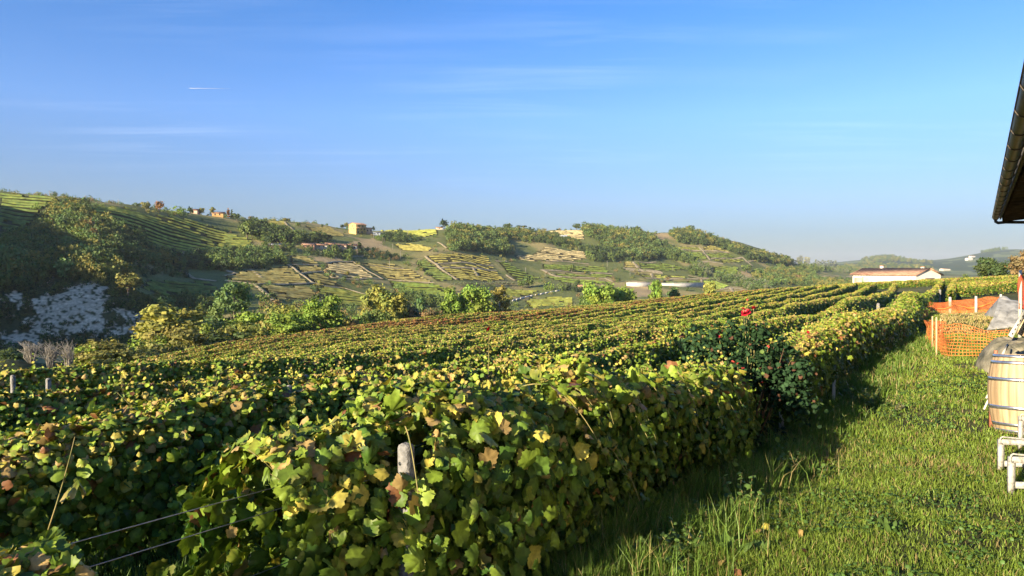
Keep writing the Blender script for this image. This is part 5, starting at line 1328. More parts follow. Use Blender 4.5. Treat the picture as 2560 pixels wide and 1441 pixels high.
# ------------------------------------------------------------------ roses
M_ROSE = noise_mat("red_petal", (0.26, 0.006, 0.016), (0.42, 0.015, 0.03), 40, 0.5)
M_ROSEP = noise_mat("coral_petal", (0.45, 0.06, 0.045), (0.56, 0.12, 0.09), 40, 0.5)
def bloom_mesh(seed, mat, s):
    rng = np.random.default_rng(seed); V, Q = [], []; b = 0
    for ring, (nn, tilt, rad) in enumerate([(5, .15, .52), (5, .55, .46), (4, .95, .36), (3, 1.3, .2)]):
        for i in range(nn):
            a = i * 2 * math.pi / nn + ring * .5 + rng.normal(0, .1); ca, sa = math.cos(a), math.sin(a)
            g = []
            for u in (0, .5, 1):
                for w in (-.5, 0, .5):
                    rr = rad * u * math.cos(tilt * (1 - .3 * u)) + .04; z = rad * u * math.sin(tilt) + .05 * (1 - abs(w) * 2) * u - (.12 * u * u if ring == 0 else 0); ww = w * rad * 1.35 * math.sin(.6 + u * 1.3)
                    g.append((ca * rr - sa * ww, sa * rr + ca * ww, z + .08 * w * w))
            V += g; Q += [[b + r_ * 3 + c_, b + r_ * 3 + c_ + 1, b + r_ * 3 + c_ + 4, b + r_ * 3 + c_ + 3] for r_ in range(2) for c_ in range(2)]; b += 9
    return mesh("bloom", np.array(V) * s, [np.array(Q)], mat, None, None, True, False)
def add_bloom(root, pos, s, seed, mat):
    me = bloom_mesh(seed, mat, s); o = bpy.data.objects.new("bloom", me); C.objects.link(o); o.parent = root; o.location = Vector(pos) - root.location
    o.rotation_euler = (RNG.normal(.5, .35), RNG.normal(0, .4), RNG.random() * 6)
    return o
YB = 8.5
rb_xy = P(1868, 900, YB); rz0 = h1(rb_xy[0], YB)
rose = empty("rose_bush", (rb_xy[0], YB, rz0)); tag(rose, "dark leaved rose bush with red blooms at the path row", "rose bush")
rng = np.random.default_rng(9)
n = 5600
cl = [(rng.uniform(-.62, .60), rng.uniform(-.5, .5), rng.uniform(.15, 1.28) - .0, rng.uniform(.12, .25)) for _ in range(54)]
cl += [(-.18, 0, 1.42, .16), (.05, -.1, 1.46, .15), (-.4, .1, 1.35, .15), (.5, .1, 1.25, .16), (.62, 0, 1.0, .16), (-.4, 0, 1.2, .15)]
cl = np.array(cl); k = rng.integers(0, len(cl), n); d = norm(rng.normal(0, 1, (n, 3)))
pos = cl[k, :3] + d * (cl[k, 3] * np.clip(np.abs(rng.normal(.85, .3, n)), .1, 1.5))[:, None]; pos[:, 2] = np.maximum(pos[:, 2], .03)
cc = np.array([0.020, 0.046, 0.018]) * (.7 + .8 * rng.random((n, 1))); cc = np.where(rng.random((n, 1)) < .04, np.array([.10, .05, .03]), cc); cc = np.where(rng.random((n, 1)) < .05, np.array([.09, .14, .035]), cc)
V, T, Cc = leaves(pos, d + rng.normal(0, .5, (n, 3)) + [0, 0, .5], rng.normal(0, .7, (n, 3)) + [0, 0, -.3], .052 * (.6 + .7 * rng.random(n)), cc, np.zeros((n, 3)), np.zeros(n), 2, rng)
mesh("foliage", V, [T], M_ROSELEAF, rose, Cc)
BL = [(1865, 783, 34, 0), (1884, 770, 14, 0), (1858, 772, 12, 0), (2020, 831, 11, 0), (1832, 906, 16, 1), (1845, 910, 12, 1), (1857, 921, 12, 1), (1865, 995, 18, 1), (1886, 1085, 13, 0), (1735, 917, 9, 0), (1868, 750, 7, 1), (1798, 842, 11, 0), (1920, 868, 12, 1), (1905, 958, 11, 0), (1825, 1010, 11, 1)]
for q, (px, py, s, pk) in enumerate(BL):
    p = P(px, py, YB - (.35 if py > 880 else .0)); p[1] += 0
    add_bloom(rose, p, s * .62 / F * YB, 40 + q, M_ROSEP if pk else M_ROSE)
    q0 = Vector(p) - rose.location; b0 = Vector((q0.x * .25, q0.y * .3, 0.0))
    if py < 880:
        mid = (q0 * .6 + b0 * .4) + Vector((RNG.normal(0, .05), RNG.normal(0, .05), 0))
        MB().tube([b0, mid, q0 - Vector((0, 0, .01))], [.009, .006, .003], 6).build("cane", M_GREENSTEM, rose, smooth=True)
for _ in range(12):
    a = RNG.uniform(-.6, .6); b = RNG.uniform(-.4, .4); h = RNG.uniform(.8, 1.35)
    MB().tube([(a * .2, b * .2, 0), (a * .7, b * .6, h * .6), (a, b, h)], [.012, .008, .003], 6).build("cane", M_STEM, rose, smooth=True)
lr = P(1223, 824, 8.3); lz = h1(lr[0], 8.3)
lone = empty("rose", (lr[0], 8.3, lz)); tag(lone, "single red rose on a tall stem rising above the vines", "rose")
add_bloom(lone, lr, 15 / F * 8.3, 77, M_ROSE)
MB().tube([(0.02, 0, 0), (-.02, .02, .7), (0, 0, lr[2] - lz)], [.008, .006, .003], 6).build("stem", M_GREENSTEM, lone, smooth=True)

# ------------------------------------------------------------------ orange building-site nets
M_NET = noise_mat("orange_plastic_net", (0.64, 0.15, 0.035), (0.72, 0.23, 0.06), 4, 0.55)
M_NETR = noise_mat("red_plastic_net", (0.62, 0.07, 0.035), (0.74, 0.13, 0.06), 4, 0.55)
M_STAKE = noise_mat("stake_wood", (0.45, 0.30, 0.16), (0.60, 0.44, 0.26), 12, 0.8, .2, stretch=(1, 1, .1))
def safety_net(cols, label, mat, cell, wh, wv, wave, seed, folds=0, stakes=()):
    """cols: (px, ytop, ybottom, Y) along the net; strands are flat plastic ribbons"""
    rng = np.random.default_rng(seed)
    T = np.array([P(c[0], c[1], c[3]) for c in cols]); Bm = np.array([P(c[0], c[2], c[3]) for c in cols])
    for i in range(len(Bm)): Bm[i, 2] = max(Bm[i, 2], h1(Bm[i, 0], Bm[i, 1]) - .02)
    seg = np.linalg.norm(np.diff(Bm[:, :2], axis=0), axis=1); L = np.concatenate([[0], np.cumsum(seg)]); hgt = float((T[:, 2] - Bm[:, 2]).mean())
    def pt(s, f):
        s = np.asarray(s, float); f = np.asarray(f, float)
        t = np.stack([np.interp(s, L, T[:, k]) for k in range(3)], -1); b = np.stack([np.interp(s, L, Bm[:, k]) for k in range(3)], -1)
        p = b + (t - b) * f[..., None]
        off = wave * (np.sin(s * 5.1 + seed + f * 2.2) * .6 + np.sin(s * 11.3 + f * 5) * .35 + (vnoise(s * 3, f * 4, seed) - .5) * 1.4)
        dn = np.stack([np.interp(s, L, np.gradient(Bm[:, 1])), -np.interp(s, L, np.gradient(Bm[:, 0]))], -1); dn /= np.maximum(np.linalg.norm(dn, axis=-1, keepdims=True), 1e-6)
        p[..., :2] += dn * off[..., None]; p[..., 2] += (vnoise(s * 2.2, f * 3, seed + 5) - .5) * wave * 1.2 * (f > .02)
        return p
    r = empty("safety_net", Bm[len(Bm) // 2]); tag(r, label, "net fence", "orange site nets"); org = np.array(r.location)
    nv = int(L[-1] / cell) + 1; nh = int(hgt / cell) + 1
    Vs, Qs = [], []; b = 0
    sv = np.linspace(0, L[-1], nv); ff = np.linspace(0, 1, 18)
    for s in sv:                                                   # uprights
        V = np.stack([pt(s - wv / 2 + 0 * ff, ff), pt(s + wv / 2 + 0 * ff, ff)], 1).reshape(-1, 3); i = np.arange(17) * 2
        Vs.append(V); Qs.append(np.stack([i, i + 1, i + 3, i + 2], 1) + b); b += len(V)
    ss = np.linspace(0, L[-1], max(20, nv))
    for f in np.linspace(.01, .99, nh):                            # cross strands
        V = np.stack([pt(ss, f - wh / hgt / 2 + 0 * ss), pt(ss, f + wh / hgt / 2 + 0 * ss)], 1).reshape(-1, 3) + [0.0015, -.0015, 0]; i = np.arange(len(ss) - 1) * 2
        Vs.append(V); Qs.append(np.stack([i, i + 1, i + 3, i + 2], 1) + b); b += len(V)
    V = np.vstack(Vs) - org
    o = mesh("netting", V, [np.vstack(Qs)], mat, r)
    so = o.modifiers.new("thickness", 'SOLIDIFY'); so.thickness = .002
    for q in range(folds):                                         # bunched folds
        f0 = rng.uniform(.1, .9); sl = rng.uniform(-.3, .3); w = rng.uniform(.05, .11); s0, s1 = sorted(rng.uniform(0, L[-1], 2)); s1 = min(L[-1], s0 + max(1.0, s1 - s0))
        s = np.linspace(s0, s1, 30); u = np.linspace(0, 1, 30); f = np.clip(f0 + sl * u - .16 * np.sin(u * math.pi), .02, .97)
        a = pt(s, f - w * np.sin(u * math.pi)); c = pt(s, f + w * .3 * np.sin(u * math.pi)); m = (a + c) / 2; m[:, 1] -= .05; m[:, 0] -= .03
        V = np.stack([a, m, c], 1).reshape(-1, 3) - org; i = np.arange(29) * 3
        fo = mesh("fold", V, [np.vstack([np.stack([i, i + 1, i + 4, i + 3], 1), np.stack([i + 1, i + 2, i + 5, i + 4], 1)])], mat, r, None, True)
        so = fo.modifiers.new("thickness", 'SOLIDIFY'); so.thickness = .003
    return r
safety_net([(2316, 806, 853, 21.5), (2330, 803, 862, 20), (2346, 803, 872, 18.3), (2358, 807, 893, 16.4), (2380, 809, 898, 16.0), (2440, 817, 898, 15.7), (2485, 826, 898, 15.4), (2516, 830, 896, 15.2)],
           "open orange net with square mesh in front of the straw patch", M_NET, .062, .009, .006, .08, 3, 1)
safety_net([(2236, 778, 814, 26.6), (2262, 774, 813, 27.4), (2292, 778, 808, 28), (2321, 769, 803, 28.6)], "small sagging orange net at the end of the grass path", M_NET, .042, .013, .008, .06, 5, 2)
safety_net([(2322, 753, 786, 36), (2342, 757, 790, 35), (2420, 750, 789, 33.5), (2497, 741, 779, 32)], "long bunched orange net behind the straw patch", M_NET, .055, .016, .010, .07, 7, 4)
safety_net([(2543, 704, 772, 20), (2549, 686, 773, 19.9), (2556, 684, 774, 20), (2575, 700, 774, 20.2), (2610, 704, 775, 20.4)], "tall red net hung on a post beside the grey mound", M_NETR, .03, .020, .010, .06, 11, 3)
def stake(px, yb, yt, Y, w, label, mat=M_STAKE, top=None, group="net stakes"):
    b = P(px, yb, Y); b[2] = min(b[2], h1(b[0], Y)); t = P(px if top is None else top, yt, Y)
    r = empty("fence_stake", b); tag(r, label, "stake", group)
    MB().tube([(0, 0, -.1), (t - b) * .5 + [.004, 0, 0], t - b], [w, w * .95, w * .8], 8).build("shaft", mat, r)
    return r
stake(2331, 866, 791, 19.3, .022, "thin stake at the bend of the open orange net, shorter one")
stake(2341, 894, 793, 16.5, .022, "thin stake at the bend of the open orange net, longer one")
stake(2351, 830, 797, 24, .02, "short stake just behind the open orange net")
stake(2308, 807, 769, 28.3, .03, "orange brown stake inside the small sagging net")
stake(2375, 789, 743, 34.6, .075, "broad pale stake carrying the long bunched net, by its low end", M_CREAM)
stake(2440, 786, 741, 33.0, .065, "broad pale stake carrying the long bunched net, near its middle", M_CREAM)
stake(2502, 779, 736, 31.8, .06, "broad pale stake at the top end of the long bunched net", M_CREAM)
stake(2551, 775, 676, 19.95, .05, "post with a pale rounded top holding the tall red net", M_CREAM)

# ------------------------------------------------------------------ heaps, boards, rods
def heap(name, label, cat, px, Y, top_py, rx, ry, mat, seed, pw=2.2, wr=.06):
    c = P(px, 800, Y); zb = h1(c[0], Y); h = P(px, top_py, Y)[2] - zb
    n, m = 72, 30; V = []
    for j in range(m + 1):
        q = j / m
        for i in range(n):
            a = i * 2 * math.pi / n; e = 1 + .16 * (float(vnoise(np.array(a * 1.6), np.array(seed), seed)) - .5)
            x = rx * q * math.cos(a) * e; y = ry * q * math.sin(a) * e
            V.append((x, y, 0))
    V = np.array(V); q = np.repeat(np.arange(m + 1) / m, n); a = np.tile(np.arange(n), m + 1) * 2 * math.pi / n
    prof = (1 - q ** pw) ** .75
    fold = (np.abs(np.sin(a * 9 + 2.5 * fbm(a * 2, q * 3, seed + 3, 3))) ** .6) * wr * 1.2 * sstep(.15, .7, q) + (fbm(V[:, 0] * 3, V[:, 1] * 3, seed, 4) - .5) * wr * 4
    V[:, 2] = h * prof * (0.9 + .2 * fbm(V[:, 0] * .8 + 9, V[:, 1] * .8, seed + 1, 3)) + fold * (1 - q ** 8) - .06 * (q > .97)
    V[:, 2] += H(V[:, 0] + c[0], V[:, 1] + Y) - zb
    i = np.arange(n); Q = np.concatenate([np.stack([j * n + i, j * n + (i + 1) % n, (j + 1) * n + (i + 1) % n, (j + 1) * n + i], 1) for j in range(m)])
    o = mesh(name, V, [Q[:, ::-1]], mat, None, None, True); o.location = (c[0], Y, zb)
    return tag(o, label, cat)
M_TARP = noise_mat("grey_geotextile", (0.15, 0.145, 0.13), (0.36, 0.35, 0.32), 3.2, 0.85, .9, 9, .25, lo=.3, hi=.62)
M_TARPD = noise_mat("muddy_tarpaulin", (0.07, 0.07, 0.05), (0.24, 0.215, 0.16), 3.5, 0.7, 1.0, 12, .3)
def covered_mound():
    BL, TL, BR, TR = P(2461, 834, 23.6), P(2497, 744, 26.2), P(2660, 850, 22.6), P(2660, 766, 25.2)
    nu, nv = 60, 44; V = []
    for j in range(nv + 1):
        for i in range(nu + 1):
            u = i / nu; v = j / nv
            if v <= .7:
                f = v / .7; a = BL + (TL - BL) * f; b = BR + (TR - BR) * f; p = a + (b - a) * u
                p = p + np.array([-.35, -.95, .25]) * .13 * math.sin(math.pi * f) * (1 + .5 * math.sin(u * 5))
                k = u * 9 + .6 * float(fbm(np.array(u * 6), np.array(f * 3), 51, 3)); fold = abs(math.sin(k * 3.1)) ** .5 * .10 + (float(fbm(np.array(u * 14), np.array(f * 5), 53, 3)) - .5) * .22
                p = p + np.array([-.3, -.95, .1]) * fold * (.3 + .7 * math.sin(math.pi * min(f * 1.1, 1)))
            else:
                f = (v - .7) / .3; p = TL + (TR - TL) * u + np.array([.5, 1.7, 0]) * f; p[2] = p[2] * (1 - f) + (h1(p[0], p[1]) - .05) * f + .1 * math.sin(u * 17) * (1 - f)
            if u < .06: p[2] = min(p[2], h1(p[0], p[1]) - .05) if i == 0 and v > .7 else p[2]
            V.append(p)
    V = np.array(V); org = BL.copy(); org[2] = h1(BL[0], BL[1]); V[:nu + 1, 2] = np.minimum(V[:nu + 1, 2], H(V[:nu + 1, 0], V[:nu + 1, 1]) - .03)
    i, j = np.meshgrid(np.arange(nu), np.arange(nv)); i = i.ravel(); j = j.ravel(); q = j * (nu + 1) + i
    m = mesh("covered_mound", V - org, [np.stack([q, q + 1, q + nu + 2, q + nu + 1], 1)], M_TARP, None, None, True); m.location = org
    tag(m, "grey sheet draped over a steep mound behind the open orange net", "mound")
covered_mound()
heap("rubble_heap", "low muddy tarpaulin heap behind the wine barrel", "heap", 2560, 13.2, 838, .66, 1.0, M_TARPD, 8, 2.4, .06)
def plank(a, b, w, t, label, name, mat, slots=0, up=(0, -1, .3)):
    a = np.array(a); b = np.array(b); r = empty(name, a); tag(r, label, "board")
    MB().beam((0, 0, 0), b - a, w, t, up).build("board", mat, r)
    d = (b - a); 
    if slots:
        sb = MB(); L = np.linalg.norm(d); dn = d / L; u = np.array(up, float); side = np.cross(dn, u); side /= np.linalg.norm(side); n3 = np.cross(side, dn)
        for i in range(slots): MB().box(dn * L * (i + .6) / (slots + .2) + n3 * (t / 2 + .001), L / slots * .38, w * .22, .004, dn, side, n3).build("slot", M_GLASS, r)
    return r
plank(P(2526, 842, 13.0), P(2566, 775, 13.4), .085, .02, "white slotted metal rail leaning on the muddy heap", "slotted_rail", M_WHITE, 6)
plank(P(2551, 838, 13.6), P(2572, 765, 13.9), .13, .025, "brown board leaning beside the white slotted rail", "wooden_board", M_STAKE)
plank(P(2506, 888, 12.2), P(2520, 862, 12.6), .035, .02, "narrow white strip poking out above the barrel rim", "white_strip", M_WHITE)
plank(P(2538, 872, 12.3), P(2610, 852, 12.5), .18, .02, "weathered plywood sheet lying on the muddy heap", "plywood_sheet", M_TARPD, 0, (0, -.5, 1))
M_RUST = noise_mat("red_oxide_steel", (0.36, 0.12, 0.07), (0.50, 0.20, 0.12), 14, 0.7, .2)
for q, (px, yb, yt, Y, w, lb) in enumerate([(2481, 1038, 924, 8.75, .042, "red oxide steel post touching the barrel, lower one"), (2489, 1030, 877, 9.3, .026, "red oxide steel post rising behind the barrel, taller one")]):
    b = P(px, yb, Y); t = P(px, yt, Y); b[2] = h1(b[0], Y) - .03
    r = empty("steel_post", b); tag(r, lb, "steel post", "red steel posts")
    hh = t[2] - b[2]; mb = MB(); mb.box((0, 0, hh / 2), w, .004, hh); mb.box((-w / 2 + .002, .0225, hh / 2), .004, .041, hh); mb.box((w / 2 - .002, .0225, hh / 2), .004, .041, hh); mb.build("channel", M_RUST, r)
for a, b, lb in [((2460, 1024), (2487, 965), "white rod leaning by the red posts, longer one"), ((2466, 996), (2485, 956), "white rod leaning by the red posts, shorter one")]:
    p = P(*a, 8.95); e = P(*b, 9.1); r = empty("white_rod", p); tag(r, lb, "rod", "white rods")
    MB().tube([(0, 0, 0), e - p], [.012, .012], 8).build("rod", M_WHITE, r)

# ------------------------------------------------------------------ oak barrel
def barrel():
    c = P(2560, 900, 8.45); zb = h1(c[0], 8.45) - .02; h = .97
    r = empty("wine_barrel", (c[0], 8.45, zb)); tag(r, "new pale oak barrel with bright steel hoops standing on grass", "barrel")
    r.rotation_euler = (-.085, .062, .3)
    rad = lambda z: .285 + .068 * (1 - ((z - h / 2) / (h / 2)) ** 2)
    NS, SUB = 26, 4; n = NS * SUB; zs = np.linspace(0, h, 25)
    th = np.arange(n) * 2 * math.pi / n
    seam = (np.arange(n) % SUB == 0)
    V = np.array([[(rad(z) - (.003 if seam[i] else 0)) * math.cos(th[i]), (rad(z) - (.003 if seam[i] else 0)) * math.sin(th[i]), z] for z in zs for i in range(n)])
    i = np.arange(n); Q = np.concatenate([np.stack([j * n + i, j * n + (i + 1) % n, (j + 1) * n + (i + 1) % n, (j + 1) * n + i], 1) for j in range(24)])
    sc = np.random.default_rng(5).uniform(.78, 1.1, NS)[np.arange(n) // SUB]; sc = np.where(seam, sc * .62, sc)
    col = np.tile(sc[:, None] * np.array([0.40, 0.285, 0.165]), (25, 1))
    m = leaf_mat("oak_stave", 0, .55, .30, 9.0, .3); mp = m.node_tree.nodes.new("ShaderNodeMapping"); mp.inputs["Scale"].default_value = (3, 3, .15)
    tcn = [q for q in m.node_tree.nodes if q.type == 'TEX_COORD'][0]; nzn = [q for q in m.node_tree.nodes if q.type == 'TEX_NOISE'][0]
    m.node_tree.links.new(tcn.outputs["Object"], mp.inputs[0]); m.node_tree.links.new(mp.outputs[0], nzn.inputs["Vector"])
    mesh("staves", V, [Q], m, r, col, True)
    MB().lathe([(0.001, h - .035), (rad(h) - .012, h - .035), (rad(h) - .012, h), (rad(h), h + .001)], (0, 0, 0), 64).build("head", M_STAKE, r)
    M_HOOP = noise_mat("galvanised_hoop", (0.42, 0.43, 0.45), (0.66, 0.67, 0.69), 10, 0.28, .05, 30, .5, .9)
    for z0, z1 in ((h - .045, h - .005), (h - .125, h - .085), (h - .335, h - .29), (.29, .335), (.085, .125), (.005, .045)):
        pr = [(rad(z0) + .0005, z0), (rad(z0) + .0035, z0), (rad((z0 + z1) / 2) + .0035, (z0 + z1) / 2), (rad(z1) + .0035, z1), (rad(z1) + .0005, z1)]
        MB().lathe(pr, (0, 0, 0), 72).build("hoop", M_HOOP, r, smooth=True)
barrel()

# ------------------------------------------------------------------ white trestles at the picture edge
M_WPAINT = noise_mat("worn_white_paint", (0.15, 0.13, 0.105), (0.36, 0.35, 0.33), 26, 0.6, .25, 60, .3, lo=.28, hi=.5)
def trestle(px, ytop, ybot, Y, wpx, label, slats=0):
    b = P(px, ybot, Y); zb = h1(b[0], Y); h = P(px, ytop, Y)[2] - zb; w = wpx / F * Y
    ax = np.array([math.cos(-.12), math.sin(-.12), 0]); ay = np.array([-ax[1], ax[0], 0]); Lg = .62
    r = empty("white_trestle", (b[0], Y, zb)); tag(r, label, "trestle", "white trestles")
    for s in (0, 1):
        MB().beam(ax * Lg * s + [0, 0, -.02], ax * Lg * s + [0, 0, h - .012], w, .032, (0, 1, 0)).build("leg", M_WPAINT, r)
    MB().beam(ax * (-w / 2) + [0, 0, h - .035], ax * (Lg + w / 2) + [0, 0, h - .035], .036, .048).build("top_rail", M_WPAINT, r)
    MB().beam(ax * (w / 2) + [0, 0, h * .27], ax * (Lg - w / 2) + [0, 0, h * .27], .024, .052).build("stretcher", M_WPAINT, r)
    for q in range(slats): MB().beam(ax * (w / 2) + [0, 0, h * (.5 + .19 * q)], ax * (Lg - w / 2) + [0, 0, h * (.5 + .19 * q)], .02, .03).build("slat", M_WPAINT, r)
    t = np.linspace(0, 1, 16)
    x = np.concatenate([[-w * .42, -w * .42, -w * .3, 0.0], np.linspace(.03, .32, 6)]); z = np.concatenate([[h - .05, h - .012, h + .008, h + .018], np.linspace(.016, -.008, 6) + h])
    MB().tube([ax * a + ay * -.022 + [0, 0, c] for a, c in zip(x, z)], .0085, 8).build("bent_rod", M_WPAINT, r, smooth=True)
    # dark bolt heads
    for a in (0, Lg): MB().tube([ax * a + ay * -.0165 + [0, 0, h - .05], ax * a + ay * -.021 + [0, 0, h - .05]], [.006, .006], 8).build("bolt", M_GLASS, r)
trestle(2501, 1096, 1186, 6.55, 13, "worn white trestle standing between barrel and closest trestle")
trestle(2527, 1139, 1243, 5.75, 15, "worn white trestle closest to the bottom edge of the photo")
trestle(2551, 1039, 1106, 7.55, 10, "small slatted white trestle just under the barrel", 2)

# ------------------------------------------------------------------ farm building whose eave enters the picture
def eave_building():
    az = math.radians(34.5); d = np.array([math.sin(az), math.cos(az), 0]); e = np.array([d[1], -d[0], 0])
    hE = 1.25; end = np.array([11.87, 16.8, 0]); Ln = 22.0
    r = empty("farm_building", (end[0] + e[0] * 4, end[1] + e[1] * 4, h1(*(end + e * 2)[:2]))); tag(r, "farm building with dark timber eave and brown gutter overhead", "building"); org = np.array(r.location)
    def at(s, t, z): return end - d * s + e * t + np.array([0, 0, z]) - org      # s back along the eave, t inwards
    M_GUT = noise_mat("brown_gutter", (0.035, 0.026, 0.02), (0.075, 0.058, 0.045), 9, 0.45, .05, 40, .4)
    M_SOF = noise_mat("stained_boards", (0.055, 0.030, 0.016), (0.15, 0.085, 0.045), 5, 0.75, .4, 30, .2, stretch=(1, 1, 1))
    g = MB(); n = 10; R = .068                                                     # half round gutter
    ss = np.linspace(0, Ln, 24); th = np.linspace(math.pi, 2 * math.pi, n)
    V = np.array([at(s, .0 + rr * math.cos(a), hE + rr * math.sin(a)) for rr in (R, R - .005) for s in ss for a in th]); m = len(ss)
    i, j = np.meshgrid(np.arange(m - 1), np.arange(n - 1), indexing='ij'); i = i.ravel(); j = j.ravel()
    q = np.stack([i * n + j, i * n + j + 1, (i + 1) * n + j + 1, (i + 1) * n + j], 1)
    g.add(V, np.vstack([q, q[:, ::-1] + m * n])); g.tube([at(0, -R, hE + .003), at(Ln, -R, hE + .003)], .009, 8)
    cap = [at(-.001, 0, hE)] + [at(-.001, R * math.cos(a), hE + R * math.sin(a)) for a in th]; g.add(cap, None, [[0, k + 1, k + 2] for k in range(n - 1)])
    gut = g.build("gutter", M_GUT, r, smooth=False)
    for s in np.arange(.4, Ln, .9): MB().tube([at(s, (R + .004) * math.cos(a), hE + (R + .004) * math.sin(a)) for a in th], .006, 5).build("bracket", M_GUT, gut)
    pt = lambda t: hE + .0 + .10 * t                                             # soffit slope
    fb = MB(); fb.beam(at(.0, .095, hE + .0), at(Ln, .095, hE + .0), .03, .10); fb.build("fascia", noise_mat("mossy_fascia", (0.10, 0.075, 0.035), (0.22, 0.17, 0.08), 8, .8, .3), r)
    sb = MB(); k = 0
    for s in np.arange(.0, Ln, .155):
        z = .012 * ((k * 7) % 3) / 3; k += 1
        a, b = at(s + .075, .115, pt(.1) + z), at(s + .075, 2.6, pt(2.6) + z); sb.beam(a, b, .146, .02)
    sb.build("soffit", M_SOF, r)
    for s in np.arange(.09, Ln, .62): MB().beam(at(s, .13, pt(.13) - .07), at(s, 2.6, pt(2.6) - .07), .09, .11).build("rafter", M_SOF, r)
    tl = MB()
    tl.beam(at(-.02, 1.42, pt(1.42) + .05), at(Ln, 1.42, pt(1.42) + .05), 2.5, .05, (e[0] * -.1, e[1] * -.1, 1)); tl.build("roof_deck", M_SOF, r)
    ro = MB(); V = [at(-.05, .14, hE + .10), at(Ln, .14, hE + .10), at(Ln, 5, hE + 1.3), at(-.05, 5, hE + 1.3), at(-.05, 10, hE + .13), at(Ln, 10, hE + .13)]
    ro.add(V, [[0, 1, 2, 3], [3, 2, 5, 4]]); 
    for s in np.arange(0, Ln, .24): ro.tube([at(s, .12, hE + .10), at(s, 5, hE + 1.32)], .05, 6)
    ro.build("roof", M_ROOFB, r)
    w = MB(); zb = -3.2
    c = [at(.9, 2.3, zb), at(Ln, 2.3, zb), at(Ln, 8, zb), at(.9, 8, zb)]; V = c + [p + [0, 0, pt(2.3) - zb + .0] for p in c]
    w.add(V, [[0, 1, 5, 4], [1, 2, 6, 5], [2, 3, 7, 6], [3, 0, 4, 7]]); w.build("wall", M_CREAM, r)
    dp = [at(.06, .0, hE - R), at(.06, .0, hE - .10), at(.07, .05, hE - .135), at(.1, .2, hE - .125), at(.25, 1.4, hE - .19), at(.9, 2.2, hE - .3), at(.9, 2.24, hE - .5), at(.9, 2.24, -2.2)]
    MB().tube(dp, .036, 10).build("downpipe", M_GUT, r, smooth=True)
eave_building()

# ------------------------------------------------------------------ tiled farmhouse beyond the vines
M_PALEWALL = noise_mat('pale_render', (0.64, 0.58, 0.49), (0.72, 0.67, 0.58), 0.5, 0.9, 0.1, 6)
fh = gabled_house("farmhouse", "long pale farmhouse with terracotta tiled roof beyond the vines", "house", (113.1, 201.7, -7.3), math.radians(-69.2), 21.4, 9.7, 5.5, .35, M_PALEWALL, M_ROOF, [], [], False, .55, False,
                  [(-5.0, .6, .9), (7.2, 2.2, .5)], None, 4.0)
MB().box((-6.6, -4.87, 3.9), 1.3, .1, 1.9).build("shutter", M_GREENSH, fh)
MB().box((-7.4, -4.855, 1.9), 5.4, .06, 5.2).build("rendered_panel", M_PINK, fh)
MB().box((10.72, .6, 2.8), .1, 3.6, 3.6).build("door", M_DARKWOOD, fh)
for s in np.arange(-10.4, 10.6, 1.0): MB().box((s, -5.05, 5.28), .16, .5, .16).build("rafter_end", M_DARKWOOD, fh)

# ------------------------------------------------------------------ grass and weeds of the path
def blades(x, y, h, w, col, rng, lean=.5, name="grass", label=None):
    n = len(x); z = H(x, y) - .01
    a = rng.random(n) * 6.283; la = rng.random(n) * 6.283; ln = np.abs(rng.normal(0, lean, n)) * h
    sx, sy = np.cos(a) * w / 2, np.sin(a) * w / 2; dx, dy = np.cos(la) * ln, np.sin(la) * ln
    V = np.empty((n, 5, 3))
    V[:, 0] = np.stack([x - sx, y - sy, z], 1); V[:, 1] = np.stack([x + sx, y + sy, z], 1)
    V[:, 2] = np.stack([x - sx * .8 + dx * .3, y - sy * .8 + dy * .3, z + h * .58], 1); V[:, 3] = np.stack([x + sx * .8 + dx * .3, y + sy * .8 + dy * .3, z + h * .58], 1)
    V[:, 4] = np.stack([x + dx, y + dy, z + h * np.sqrt(np.maximum(.15, 1 - (ln / np.maximum(h, 1e-6)) ** 2 * .5))], 1)
    i = (np.arange(n) * 5)[:, None]
    T = np.concatenate([i + [0, 1, 3], i + [0, 3, 2], i + [2, 3, 4]])
    o = mesh(name, V.reshape(-1, 3), [T], M_GRASS, None, np.repeat(col, 5, 0))
    return tag(o, label, "grass", None, "stuff")
